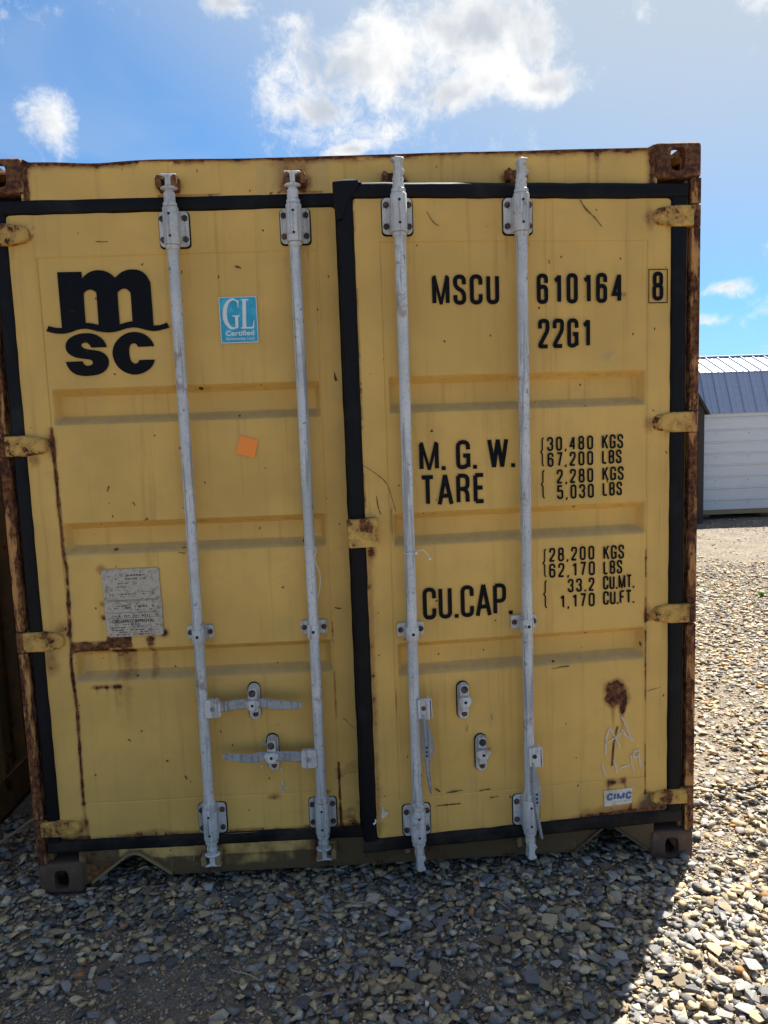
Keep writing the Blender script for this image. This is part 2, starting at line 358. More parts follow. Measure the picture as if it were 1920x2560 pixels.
tag(ground, 'grey and tan gravel yard with patches of bare dirt', 'gravel', kind='structure')

# ------------------------------------------------------------------ shipping container
W, H = 2.438, 2.591
box = thing('shipping_container', 'worn yellow shipping container with black lettering and its right door ajar', 'container', (0, 0, 0))
HX, HY, AJAR = W - .03, -.01, .0859
def ajar(o):                                   # swing about the right hinge line
    ca, sa = math.cos(AJAR), math.sin(AJAR)
    o.rotation_euler = (0, 0, AJAR); o.location = (HX - (HX * ca - HY * sa), HY - (HX * sa + HY * ca), 0); return o

# --- corner castings: hollow, with real apertures
def casting_mesh():
    def tmp(mb): return mb.build('tmp', M['rust'])
    b1 = MB().box(-.081, .081, 0, .178, 0, .118); o = tmp(b1)
    bm = bmesh.new(); bm.from_mesh(o.data); bmesh.ops.bevel(bm, geom=[e for e in bm.edges], offset=.013, segments=3, affect='EDGES', profile=.5); bm.to_mesh(o.data); bm.free()
    cut = [MB().box(-.055, .055, .028, .150, .026, .092)]
    oval = lambda w_, h_: [(w_ * .5 * math.cos(t) if abs(math.cos(t)) < 1 else w_ * .5, 0) for t in ()]
    def stad(hw, hh, n=20):
        pts = []
        for k in range(n):
            t = 2 * math.pi * k / n; c, s_ = math.cos(t), math.sin(t)
            e = .62
            pts.append((hw * math.copysign(abs(c) ** e, c), hh * math.copysign(abs(s_) ** e, s_)))
        return pts
    m1 = MB(); m1.prism([(x - .002, z + .062) for x, z in stad(.0265, .038)], -.05, .09); cut.append(m1)     # end aperture
    pts = stad(.032, .037); m2 = MB(); m2.add([(0, y + .089, z + .06) for y, z in pts] + [(.2, y + .089, z + .06) for y, z in pts],
        [tuple(range(19, -1, -1)), tuple(range(20, 40))] + [(i, (i + 1) % 20, (i + 1) % 20 + 20, i + 20) for i in range(20)]); cut.append(m2)
    pts = stad(.03, .06); m3 = MB(); m3.add([(x, y + .089, .06) for x, y in pts] + [(x, y + .089, .3) for x, y in pts],
        [tuple(range(19, -1, -1)), tuple(range(20, 40))] + [(i, (i + 1) % 20, (i + 1) % 20 + 20, i + 20) for i in range(20)]); cut.append(m3)
    temps = []
    for c in cut:
        co = tmp(c); temps.append(co); bm = bmesh.new(); bm.from_mesh(co.data); bmesh.ops.recalc_face_normals(bm, faces=bm.faces); bm.to_mesh(co.data); bm.free()
        md = o.modifiers.new('b', 'BOOLEAN'); md.operation = 'DIFFERENCE'; md.solver = 'EXACT'; md.object = co
    dg = bpy.context.evaluated_depsgraph_get(); dg.update()
    me = bpy.data.meshes.new_from_object(o.evaluated_get(dg), depsgraph=dg)
    for t in temps + [o]: bpy.data.objects.remove(t, do_unlink=True)
    me.shade_smooth(); me.set_sharp_from_angle(angle=R(32)); return me
cast = casting_mesh(); cast.name = 'corner_casting'
def variant(me, fx, fz, m):
    c = me.copy(); bm = bmesh.new(); bm.from_mesh(c)
    for v in bm.verts: v.co.x *= fx; v.co.z = .118 - v.co.z if fz else v.co.z
    if (fx < 0) != bool(fz): bmesh.ops.reverse_faces(bm, faces=bm.faces)
    bm.to_mesh(c); bm.free(); c.materials.clear(); c.materials.append(m); return c
for right in (0, 1):
    for top in (0, 1):
        me = variant(cast, 1 if right else -1, not top, M['rust'] if top else M['rustdark'])
        for back in (0, 1):
            o = bpy.data.objects.new('corner_casting', me); COL.objects.link(o); o.parent = box
            o.location = (W - .081 if right else .081, 6.058 if back else 0, H - .118 if top else 0)
            if back: o.scale = (1, -1, 1)
            if not back: o['label'] = ('rusty brown' if top else 'dirt-darkened') + ' corner casting'

# --- box: sides, roof, floor, rails, posts
def corrugated(x, sgn):
    ys = []; y = .16
    pat = [(0, 0), (.07, 0), (.104, .034), (.174, .034), (.208, 0)]
    while y < 5.8:
        for a, d in pat[:-1]: ys.append((y + a, d))
        y += .208
    ys.append((y, 0)); mb = MB(); vs = []
    for yy, d in ys: vs += [(x - sgn * d, yy, .19), (x - sgn * d, yy, H - .09)]
    return mb.add(vs, [(2 * i, 2 * i + 2, 2 * i + 3, 2 * i + 1) for i in range(len(ys) - 1)])
for x, s_ in ((0.008, -1), (W - .008, 1)):
    corrugated(x, s_).build('side_wall', M['side'], box)
    xa, xb = (0.003, .06) if s_ < 0 else (W - .06, W - .003)
    MB().box(xa, xb, .178, 5.88, .03, .19).build('bottom_rail', M['side'], box, bev=.004)
    MB().box(xa, xb, .178, 5.88, H - .09, H - .022).build('top_rail', M['side'], box, bev=.004)
MB().box(.03, W - .03, .06, 6.0, H - .035, H - .028).build('roof', M['side'], box)
MB().box(.03, W - .03, .07, 6.0, .16, .185).build('floor', M['inside'], box)
MB().box(.03, W - .03, 6.0, 6.04, .05, H - .03).build('end_wall', M['side'], box)
for x in (.5, 1.0, 1.5, 2.0):
    pass
for k in range(9): MB().box(.06, W - .06, .5 + k * .6, .56 + k * .6, .05, .158).build('cross_member', M['rustdark'], box)

def post(right):
    mir = (lambda x: W - x) if right else (lambda x: x)
    def bx(mb, a, b_, *r_): x0, x1 = sorted((mir(a), mir(b_))); return mb.box(x0, x1, *r_)
    p = bx(MB(), .004, .046, .034, .16, .119, H - .119).build('corner_post', M['dull'], box)
    zs = [.119, .222, .291, .918, .992, 1.612, 1.684, 2.312, 2.386, H - .119]
    for i in range(0, len(zs) - 1):                       # flaking front lip, broken at the hinges
        if i % 2: continue
        n = 40; pts = []
        za, zb = zs[i] + (.003 if i else 0), zs[i + 1] - (.003 if i < 8 else 0)
        for k in range(n + 1):
            z = za + (zb - za) * k / n; pts.append((mir(.034 + (random.random() - .5) * .0035), z))
        poly = [(mir(.002), za)] + pts + [(mir(.002), zb)]
        MB().prism(poly, .0, .036).build('post_lip', M['lip'], p, bev=.002)
    return p
post(0); post(1)

# --- header and sill
hx = np.arange(.150, W - .150, .006); hz = np.linspace(0, 1, 26)
HXg, t = np.meshgrid(hx, hz, indexing='ij')
topz = 2.574 - .007 * G(hx - .40, .10) - .004 * G(hx - 1.0, .3) + .0025 * (fbm(hx, hx * 0, 6, 3) - .5)
HZ = 2.445 + (topz[:, None] - 2.445) * t
HYg = .008 + .004 * (fbm(HXg, HZ, 4, 11) - .5) - .006 * np.clip((HZ - topz[:, None] + .012) / .012, 0, 1)
e = topz[:, None] - HZ
rustA = .95 * G(e, .005) + .45 * G(e, .014) * (fbm(HXg, HZ, 7, 21) > .42) + .25 * G(e, .04) * fbm(HXg, HZ * .2, 14, 22)
for x, s_ in ((.167, .012), (2.268, .016)): rustA += .7 * G(HXg - x, s_)
for x in (.617, .66, 1.04, 1.085, 1.365, 1.41, 1.775, 1.82): rustA += .62 * G(np.hypot(HXg - x, (HZ - 2.488)), .022)
for x in (1.08, 1.02): rustA += .3 * G(HXg - x, .03) * (HZ > 2.46)
rustA += .25 * G(HXg - 2.08, .01) + .2 * G(HXg - 2.05, .006) + .18 * G(HXg - 1.55, .008)
rustA += .5 * G(HZ - 2.458, .004) * (fbm(HXg, HZ, 9, 25) > .5)
sheet('header_beam', hx, HXg, HYg, HZ, M['door'], box, rustA, .3 * G(e, .02), .25 * (np.abs(HXg - 1.05) < .125) + 0 * HZ)
hb = MB().box(.150, W - .150, .022, .09, 2.44, 2.566); hb.build('header_core', M['side'], box)
for x0, x1 in ((.160, .185), (W - .160, W - .185)):
    MB().prism([(x0, 2.563), (x1 + (.012 if x1 > x0 else -.012), 2.572), (x1, 2.576), (x0, 2.588)], .012, .16).build('gusset', M['rust'], box)
botpts = [(.150, .034), (.195, .036), (.330, .136), (.352, .141), (.374, .136), (.486, .053), (.70, .053), (1.3, .051), (1.986, .055), (2.098, .146), (2.115, .150), (2.132, .146), (2.263, .044), (W - .150, .042)]
sx = np.unique(np.concatenate([np.arange(.150, W - .150, .006), [p[0] for p in botpts]]))
bz = np.interp(sx, [p[0] for p in botpts], [p[1] for p in botpts])
SX, t = np.meshgrid(sx, np.linspace(0, 1, 26), indexing='ij'); SZ = bz[:, None] + (.20 - bz[:, None]) * t
SY = .008 + .005 * (fbm(SX, SZ, 4, 12) - .5)
d0 = SZ - bz[:, None]
notch = (np.abs(SX - .345) < .15) | (np.abs(SX - 2.115) < .16)
rustA = .75 * G(d0, .006) * notch + .25 * G(d0, .01) + .35 * (fbm(SX, SZ, 9, 27) > .56) * (SX > 1.0)
rustA += .6 * G(np.hypot(SX - .25, SZ - .09), .04) + .5 * G(SX - .19, .03) + .28 * G(SX - .62, .05)
for x in (.648, 1.05): rustA += .5 * G(np.hypot(SX - x, SZ - .13), .05)
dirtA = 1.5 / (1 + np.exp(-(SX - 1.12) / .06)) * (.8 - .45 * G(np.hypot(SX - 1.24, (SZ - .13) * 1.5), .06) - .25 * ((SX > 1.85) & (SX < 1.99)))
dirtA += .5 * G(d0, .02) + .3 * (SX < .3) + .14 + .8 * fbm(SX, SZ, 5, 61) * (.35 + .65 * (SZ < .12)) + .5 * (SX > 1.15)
sheet('sill_beam', sx, SX, SY, SZ, M['door'], box, rustA, dirtA, 0 * SX + .25)
mb = MB()
vs = []
for x, z in botpts: vs += [(x, .006, z), (x, .16, z)]
mb.add(vs, [(2 * i, 2 * i + 1, 2 * i + 3, 2 * i + 2) for i in range(len(botpts) - 1)])
for (a, b_) in zip(botpts[1:5], botpts[2:6]): mb.prism([a, b_, (b_[0], b_[1] + .010), (a[0], a[1] + .010)], -.002, .02)
mb.build('sill_flange', M['dull'], box)
mb = MB()
for (a, b_) in zip(botpts[8:12], botpts[9:13]): mb.prism([a, b_, (b_[0], b_[1] + .010), (a[0], a[1] + .010)], -.002, .02)
mb.build('sill_flange', M['rustdark'], box)
MB().box(.150, W - .150, .03, .12, .155, .21).build('sill_core', M['inside'], box)

# --- doors
RODX = (.646, 1.05, 1.387, 1.793)
GRO = [(1.835, 1.711), (1.372, 1.256), (.914, .794)]
def door(right):
    x0, x1 = (1.215, 2.355) if right else (.072, 1.212)
    sx0, sx1 = (1.329, 2.252) if right else (.181, 1.112)
    stp = .0042
    ex = [sx0 + d for d in (-.003, -.0015, 0, .0015, .003)] + [sx1 + d for d in (-.003, -.0015, 0, .0015, .003)]
    ez = [z + d for z in (.341, 2.271) for d in (-.003, -.0015, 0, .0015, .003)] + [z for zt, zb in GRO for z in (zt, zt - .026, zb, zb + .030)]
    xs = np.unique(np.round(np.concatenate([np.arange(x0, x1, stp), ex]), 5)); zs = np.unique(np.round(np.concatenate([np.arange(.185, 2.43, stp), ez]), 5))
    X, Z = np.meshgrid(xs, zs, indexing='ij')
    sd_ = 40 + right * 17
    Y = .012 + .0045 * (fbm(X, Z, 3.5, sd_, 3) - .45) + .0006 * (fbm(X, Z, 14, sd_ + 5, 2) - .4)
    ins = (X > sx0) & (X < sx1) & (Z > .341) & (Z < 2.271)
    ds = np.minimum.reduce([np.abs(X - sx0) + 9 * ((Z < .341) | (Z > 2.271)), np.abs(X - sx1) + 9 * ((Z < .341) | (Z > 2.271)), np.abs(Z - .341) + 9 * ((X < sx0) | (X > sx1)), np.abs(Z - 2.271) + 9 * ((X < sx0) | (X > sx1))])
    Y = Y + .0012 * ins + .0032 * np.clip(1 - ds / .0028, 0, 1)
    a0, a1 = sx0 + .012, sx1 - .004
    sm = lambda u: np.clip(u, 0, 1) ** 2 * (3 - 2 * np.clip(u, 0, 1))
    ln = lambda u: np.clip(u, 0, 1)
    rec = np.zeros_like(X)
    for zt, zb in GRO: rec = np.maximum(rec, np.minimum(np.minimum(ln((zt - Z) / .026), ln((Z - zb) / .030)), np.minimum(ln((X - a0) / .02), ln((a1 - X) / .02))))
    Y = Y + .042 * rec
    rust = np.zeros_like(X); dirt = np.zeros_like(X); dust = np.zeros_like(X)
    nz = fbm(X, Z, 12, sd_ + 9)
    for zt, zb in GRO: dust += .6 * G(Z - zb - .015, .013) * (X > a0) * (X < a1); dirt += .06 * G(Z - zb - .020, .012) * (X > a0) * (X < a1) + .17 * G(Z - zt + .013, .011) * (X > a0) * (X < a1)  # dust and settled dirt low in the groove; upper slope gets painted shade
    if not right:
        seam = [(.181, 1.70), (.184, 1.45), (.186, 1.26), (.192, 1.215), (.184, .93), (.180, .86), (.187, .70), (.181, .40), (.181, .34)]
        rust += (.62 + 1.5 * (nz - .47)) * G(seg_dist(X, Z, seam), .0055) + .16 * G(seg_dist(X, Z, seam), .014)
        rust += .3 * G(seg_dist(X, Z, [(.18, .34), (.19, .2)]), .008)
        bx_ = lambda xa, xb, za, zb, s_: sm((X - xa) / s_) * sm((xb - X) / s_) * sm((Z - za) / s_) * sm((zb - Z) / s_)
        rust += .72 * bx_(.18, .325, .898, .952, .014) + .85 * bx_(.305, .405, .915, .968, .012) + .6 * bx_(.31, .42, .885, .92, .02)
        rust += .8 * G(np.hypot(X - .465, (Z - .945)), .016) + .7 * G(np.hypot(X - .516, Z - .965), .016) + .5 * G(np.hypot(X - .306, Z - 1.08), .012) + .5 * G(np.hypot(X - .306, Z - 1.03), .012) + .4 * G(np.hypot(X - .31, Z - 1.205), .02)
        for x, l_, a_ in ((.335, .16, .30), (.375, .15, .34), (.395, .12, .22), (.465, .13, .34), (.36, .15, .4)):
            rust += a_ * G(X - x, .011) * (Z < .93) * np.exp(-np.clip(.93 - Z, 0, 9) / l_)
        rust += .13 * bx_(.325, .412, .795, .93, .012) * (.6 + .8 * nz) + .13 * bx_(.448, .49, .795, .94, .012) + .05 * bx_(.33, .41, .79, .83, .015) + .08 * bx_(.44, .50, .79, .83, .015) + .10 * bx_(.30, .40, .60, .79, .03) * (.4 + nz)
        dirt += .16 * bx_(.33, .40, .79, .83, .02) + .14 * bx_(.44, .49, .79, .83, .02)
        for x, w_ in ((.262, .02), (.30, .010), (.328, .014), (.345, .008)): rust += .72 * G(X - x, w_) * G(Z - .776, .008) + .25 * G(X - x, .006) * (Z < .776) * np.exp(-np.clip(.776 - Z, 0, 9) / .06)
        dust += .3 * bx_(.20, .25, .79, .90, .02)
        rust += .45 * G(Z - .205, .012) * (nz > .4) + .4 * G(np.hypot((X - .42) * .35, Z - .213), .02)
        rust += .35 * G(np.hypot(X - .155, (Z - 1.0)), .03) + .42 * G(np.hypot(X - .11, (Z - .87) * .6), .028) + .3 * G(np.hypot(X - .12, Z - 1.59), .02)
        rust += .5 * G(X - 1.115, .005) * (Z < .62) * (nz > .42) + .35 * G(X - 1.115, .004) * (Z < .98) * (nz > .45)
        rust += .5 * G(np.hypot((X - .87) * .5, Z - .33), .012) * (nz > .42) + .5 * G(np.hypot((X - 1.06) * .5, Z - .338), .012)
        rust += .22 * (X > 1.10) * (Z < .5) * (nz > .58) + .38 * G(np.hypot(X - 1.15, Z - .23), .018) * (nz > .42)
        dust -= .0 * X
        dirt += .10 * G(X - 1.2, .03) * (Z < 2.3)
        dirt += .3 * G(np.hypot(X - .14, (Z - .25)), .05) + .4 * G(Z - .2, .012)
    else:
        patch = seg_dist(X, Z, [(2.118, .69), (2.14, .70), (2.16, .675), (2.168, .65), (2.12, .65), (2.13, .67)])
        rust += 1.0 * G(patch, .024) + .45 * G(np.hypot(X - 2.168, Z - .625), .014) + .6 * G(np.hypot(X - 2.164, Z - .604), .012)
        rust += .17 * sm((X - 2.105) / .012) * sm((2.18 - X) / .012) * (Z < .66) * np.exp(-np.clip(.66 - Z, 0, 9) / .07) + .5 * G(X - 2.128, .008) * (Z < .65) * np.exp(-np.clip(.65 - Z, 0, 9) / .09) + .5 * G(X - 2.163, .010) * (Z < .62) * np.exp(-np.clip(.62 - Z, 0, 9) / .08)
        rust += .8 * G(seg_dist(X, Z, [(2.144, .541), (2.134, .504), (2.129, .467), (2.124, .397)]), .0042)
        rust += .45 * G(X - 2.252, .004) * (Z < 1.2) * (nz > .35)
        rust += .26 * G(X - 1.250, .010) * (Z < 1.27) * (.65 + .5 * nz) + .10 * G(X - 1.262, .02) * (Z < 1.25)
        rust += .5 * G(np.hypot(X - 1.262, (Z - 1.25) * .5), .016) + .35 * G(X - 1.246, .005) * (Z > 1.3) * (nz > .5)
        rust += .6 * G(X - 1.335, .0035) * G(Z - 1.34, .06) + .5 * G(X - 1.329, .0035) * G(Z - .70, .05)
        rust += .5 * G(np.hypot((X - 2.12) * .6, Z - .328), .016) + .6 * G(np.hypot(X - 2.165, Z - .333), .014) + .35 * G(X - 2.11, .006) * G(Z - .31, .03) + .35 * G(X - 2.175, .006) * G(Z - .31, .03)
        rust += .75 * G(Z - .208, .010) * np.clip((X - 1.9) / .25, 0, 1) * (.55 + nz) + .3 * G(Z - .225, .02) * (X > 2.0) * (X < 2.3)
        rust += .5 * G(X - 2.196, .004) * G(Z - .235, .02)
        for x, z in ((1.98, 1.93), (1.79, 1.79)): rust += .0
        rust += .5 * G(np.hypot(X - 2.17, (Z - 2.09)), .008) + .35 * G(np.hypot(X - 1.66, Z - .50), .010)
        dirt += 1.1 * np.clip((X - 2.20) / .08, 0, 1) * np.clip((.29 - Z) / .06, 0, 1) + .35 * G(Z - .2, .010)
        dirt += .15 * G(X - 1.243, .006) + .16 * G(X - 1.245, .045) * G(Z - .70, .035) + .06 * (X > 2.3) * (Z < .7)
        dust += .45 * G(np.hypot((X - 2.12) * .6, Z - 1.885), .018) * (nz > .42)
    for xr in (RODX[2:] if right else RODX[:2]):                # faint runs below the fittings
        for zr, l_, a_ in ((2.288, .16, .17), (.935, .12, .15), (2.44, .03, .2)):
            for dx_ in (-.038, .002, .038): rust += a_ * (.5 + nz) * G(X - xr - dx_, .0065) * (Z < zr) * np.exp(-np.clip(zr - Z, 0, 9) / l_)
    for z in ((2.345, 1.645, .955, .255)):
        hxx = 2.262 if right else .168
        rust += .45 * G(np.hypot((X - hxx) * 1.6, Z - z), .036) * (nz > .36)
        rust += .25 * G(X - (2.325 if right else .105), .016) * (Z < z - .03) * np.exp(-np.clip(z - .03 - Z, 0, 9) / .05)
    dirt += .05 * np.clip((.5 - Z) / .4, 0, 1)
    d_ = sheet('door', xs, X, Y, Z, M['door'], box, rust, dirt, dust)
    fr = MB()
    fr.box(x0, x1, .066, .072, .19, 2.425)
    for a, b_, c, e_ in ((x0, x0 + .04, .19, 2.425), (x1 - .04, x1, .19, 2.425), (x0 + .04, x1 - .04, .19, .23), (x0 + .04, x1 - .04, 2.385, 2.425)): fr.box(a, b_, .018, .066, c, e_)
    fr.build('door_frame', M['dull'], d_)
    d_['label'] = 'right door leaf standing slightly ajar' if right else 'closed left door leaf with carrier logo'
    return ajar(d_) if right else d_
doorL, doorR = door(0), door(1)

def gasket(x0, x1, z0, z1, wl, wr, wb, wt, seed, parent, y=.008):
    rg = random.Random(seed)
    def strip(pa, pb, w_, inward, name, m):
        n = max(8, int(math.dist(pa, pb) / .05)); mb = MB(); vs = []
        prof = [(0, .028), (0.0, .004), (.12, -.003), (.35, -.0065), (.5, -.004), (.65, -.0065), (.88, -.003), (1.0, .004), (1.0, .028)]
        for i in range(n + 1):
            t_ = i / n; px, pz = pa[0] + (pb[0] - pa[0]) * t_, pa[1] + (pb[1] - pa[1]) * t_
            j0, j1 = (rg.random() - .5) * .0022, (rg.random() - .5) * .0026
            for u, d in prof:
                off = u * w_ + (j0 if u < .2 else j1 if u > .8 else 0)
                vs.append((px + inward[0] * off, y + d, pz + inward[1] * off))
        k = len(prof); mb.add(vs, [(i * k + q, i * k + q + 1, (i + 1) * k + q + 1, (i + 1) * k + q) for i in range(n) for q in range(k - 1)])
        o = mb.build(name, m, parent, smooth=50)
        bm = bmesh.new(); bm.from_mesh(o.data); bmesh.ops.recalc_face_normals(bm, faces=bm.faces); bm.to_mesh(o.data); bm.free()
    strip((x0, z1), (x1, z1), wt, (0, -1), 'gasket', M['rubber'])
    strip((x0, z0), (x1, z0), wb, (0, 1), 'gasket', M['rubberdirty'])
    strip((x0 + .0005, z0 + wb - .004), (x0 + .0005, z1 - wt + .004), wl, (1, 0), 'gasket', M['rubber'])
    strip((x1 - .0005, z0 + wb - .004), (x1 - .0005, z1 - wt + .004), wr, (-1, 0), 'gasket', M['rubber'])
    for cx, cz, qx, qz in ((x0 + wl, z0 + wb, 1, 1), (x1 - wr, z0 + wb, -1, 1), (x0 + wl, z1 - wt, 1, -1), (x1 - wr, z1 - wt, -1, -1)):
        r_ = .013; arc = [(cx + qx * (r_ - r_ * math.cos(a)), cz + qz * (r_ - r_ * math.sin(a))) for a in [math.pi / 2 * k / 5 for k in range(6)]]
        MB().prism([(cx - qx * .004, cz - qz * .004)] + [(arc[-1][0], cz - qz * .004)] + arc[::-1] + [(cx - qx * .004, arc[0][1])], y + .0035, .02).build('gasket_corner', M['rubber'], parent)
gasket(.043, 1.206, .155, 2.458, .048, .02, .049, .049, 3, doorL)
gasket(1.193, 2.392, .154, 2.457, .050, .055, .050, .050, 5, doorR, .006)
# torn gasket end at the top corner of the right door
fl = MB(); fl.prism([(1.180, 2.428), (1.179, 2.454), (1.20, 2.457), (1.262, 2.460), (1.262, 2.44), (1.23, 2.405), (1.205, 2.34), (1.192, 2.335), (1.190, 2.36), (1.181, 2.385)], -.006, .012)
ajar_c = fl.build('torn_gasket', M['rubber'], doorR, bev=.002)
fl = MB(); pts = [(1.183, 2.452), (1.20, 2.458), (1.222, 2.4625), (1.245, 2.463), (1.262, 2.459), (1.275, 2.4535), (1.24, 2.4575), (1.21, 2.4545)]
fl.prism(pts, -.004, .010); fl.build('torn_gasket', M['galvw'], doorR)

# --- hinges: strap and knuckle
def hinge(z, right, k):
    mir = (lambda x: W - .002 - x) if right else (lambda x: x)
    ctrl = [(.028, .036), (.092, .037), (.130, .031), (.150, .028), (.163, .019), (.168, .006), (.168, -.006), (.163, -.019), (.150, -.027), (.130, -.030), (.092, -.036), (.028, -.035)]
    if k == 0: ctrl = [(x, zz * .82) for x, zz in ctrl]
    s_ = MB(); vs = []
    for yy, sc in ((.016, 1.0), (-.004, .97), (-.010, .86)): vs += [(mir(.09 + (x - .09) * (sc if x > .09 else 1)), yy, z + zz * sc) for x, zz in ctrl]
    n = len(ctrl); fs = [(i + a * n, (i + 1) % n + a * n, (i + 1) % n + (a + 1) * n, i + (a + 1) * n) for a in (0, 1) for i in range(n)] + [tuple(range(2 * n, 3 * n))]
    if right: fs = [f_[::-1] for f_ in fs]
    o = s_.add(vs, fs).build('hinge', M['hinge'], box, bev=.003)
    MB().lathe(mir(.018), .012, [(z - .036, .018), (z - .034, .021), (z + .034, .021), (z + .036, .018)], 16).build('knuckle', M['rust'] if k < 2 else M['lip'], o, smooth=40)
    MB().lathe(mir(.018), .012, [(z - .055, .0095), (z + .055, .0095)], 10).build('hinge_pin', M['bolt'], o, smooth=40)
    bm = bmesh.new(); bm.from_mesh(o.data); bmesh.ops.recalc_face_normals(bm, faces=bm.faces); bm.to_mesh(o.data); bm.free()
for k, z in enumerate((.255, .955, 1.645, 2.345)):
    hinge(z, 0, k); hinge(z + .002, 1, k)

# --- locking bars
RY = -.035
def stadium(cx, cz, hw, hh, n=10):
    r_ = hw; pts = []
    for k in range(n + 1): a = math.pi * k / n; pts.append((cx + r_ * math.cos(a), cz + hh - r_ + r_ * math.sin(a)))
    for k in range(n + 1): a = math.pi + math.pi * k / n; pts.append((cx + r_ * math.cos(a), cz - hh + r_ + r_ * math.sin(a)))
    return pts
def rrect(x0, x1, z0, z1, r_, n=4):
    pts = []
    for cx, cz, a0 in ((x1 - r_, z1 - r_, 0), (x0 + r_, z1 - r_, 90), (x0 + r_, z0 + r_, 180), (x1 - r_, z0 + r_, 270)):
        pts += [(cx + r_ * math.cos(R(a0 + 90 * k / n)), cz + r_ * math.sin(R(a0 + 90 * k / n))) for k in range(n + 1)]
    return pts
def lock_rod(x, right, k):
    n = 22
    bend = [0, .0012, -.001, .0006][k]
    pts = [(x + bend * math.sin(z * 2.1), RY, z) for z in np.linspace(.19, 2.44, 16)]
    rod = MB().tube(pts, .0185, n).build('lock_rod', M['galv'], box, smooth=40)
    rod['label'] = ('first', 'second', 'third', 'fourth')[k] + ' galvanised locking bar from the left'
    fix = ajar if right else (lambda o: o)
    if right: ajar(rod)
    for zc in (2.349, .265):
        b_ = MB()
        b_.prism(rrect(x - .049, x + .049, zc - .057, zc + .057, .014), .001, .010)
        b_.lathe(x, RY, [(zc - .060, .0245), (zc - .058, .0262), (zc + .058, .0262), (zc + .060, .0245)], 26, 1, .98)
        b_.box(x - .0225, x + .0225, RY, .004, zc - .056, zc + .056)
        br = b_.build('bracket', M['galvw'] if zc > 1 else M['galv'], rod, smooth=40, bev=.0015)
        MB().prism(rrect(x - .052, x + .053, zc - .062, zc + .058, .014), .009, .0145).build('rubber_pad', M['rubber'], rod)
        for sx_, sz_ in ((-1, 1), (1, 1), (-1, -1), (1, -1)):
            MB().bolt(x + sx_ * .0375, zc + sz_ * .034, .002, .0105, .009, 6, random.random()).build('bolt', M['bolt'], rod)
        for sz_ in (-1, 1):
            MB().bolt(x - .001, zc + sz_ * .035, RY - .0255, .0045, .0015, 10).build('rivet', M['hole'], rod)
            MB().lathe(x, RY, [(zc + sz_ * .061, .0215), (zc + sz_ * .062, .0228), (zc + sz_ * .073, .0228), (zc + sz_ * .075, .0205)][::1 if sz_ > 0 else -1], 24).build('collar', M['galvw'], rod, smooth=40)
        seamz = [(x - .002 + (random.random() - .5) * .003, zc + .03 - .06 * q / 7) for q in range(8)]
        MB().ribbon(seamz, .0022, RY - .0263).build('split_seam', M['galvd'], rod)
    zc = .962
    b_ = MB(); b_.prism(rrect(x - .047, x + .047, zc - .024 + .004, zc + .024 + .004, .009), .002, .010)
    b_.lathe(x, RY, [(zc - .026, .0212), (zc - .024, .0225), (zc + .022, .0225), (zc + .024, .0212)], 22)
    b_.box(x - .02, x + .02, RY, .005, zc - .022, zc + .022)
    b_.build('guide_bracket', M['galvw'] if right else M['galv'], rod, smooth=40, bev=.0012)
    for s_ in (-1, 1): MB().bolt(x + s_ * .0355, zc + .004, .003, .010, .008, 6, random.random()).build('bolt', M['bolt'], rod)
    MB().bolt(x, zc, RY - .022, .0055, .002, 10).build('rivet', M['hole'], rod)
    MB().lathe(x, RY, [(.335, .0188), (.337, .0235), (.345, .0235), (.347, .0188)], 22).build('collar', M['galvw'], rod, smooth=40)
    # cams at both ends
    for top in (1, 0):
        s_ = 1 if top else -1; z0 = 2.412 if top else .205
        Z_ = lambda d: z0 + s_ * d
        def lz(mb, prof, **kw): p = [(Z_(d), r_) for d, r_ in prof]; return mb.lathe(x, RY, p if top else p[::-1], 18, **kw)
        c = MB()
        if not right:
            lz(c, [(0, .0175), (.028, .0175), (.032, .0195), (.040, .0195), (.048, .014), (.060, .0125)])
            lz(c, [(.052, .020), (.055, .0285), (.060, .0285), (.064, .018)], sx=1, sy=.8)
            c.box(x - .010, x + .010, RY - .012, RY + .014, min(Z_(.06), Z_(.098)), max(Z_(.06), Z_(.098)))
            c.prism([(x - .030, Z_(.099)), (x - .012, Z_(.090)), (x + .012, Z_(.090)), (x + .031, Z_(.097)), (x + .024, Z_(.1005)), (x, Z_(.0995)), (x - .022, Z_(.1015))], RY - .013, RY + .014)
        else:
            lz(c, [(0, .0175), (.030, .0165), (.040, .0185), (.050, .0155), (.062, .013)])
            c.prism([(x - .012, Z_(.045)), (x + .016, Z_(.050)), (x + .022, Z_(.062)), (x + .013, Z_(.070)), (x + .012, Z_(.088)), (x + .020, Z_(.098)), (x + .018, Z_(.104)), (x - .004, Z_(.107)), (x - .024 if (k == 2 and top) else x - .013, Z_(.101)), (x - .011, Z_(.094)), (x - .010, Z_(.07))], RY - .017, RY + .02)
        bm = None
        o = c.build('cam', M['galvw'], rod, smooth=50, bev=.0025)
        bm = bmesh.new(); bm.from_mesh(o.data); bmesh.ops.recalc_face_normals(bm, faces=bm.faces); bm.to_mesh(o.data); bm.free()
    return rod
RX = (.646, 1.05, 1.387, 1.793)
rods = [lock_rod(x, k > 1, k) for k, x in enumerate(RX)]
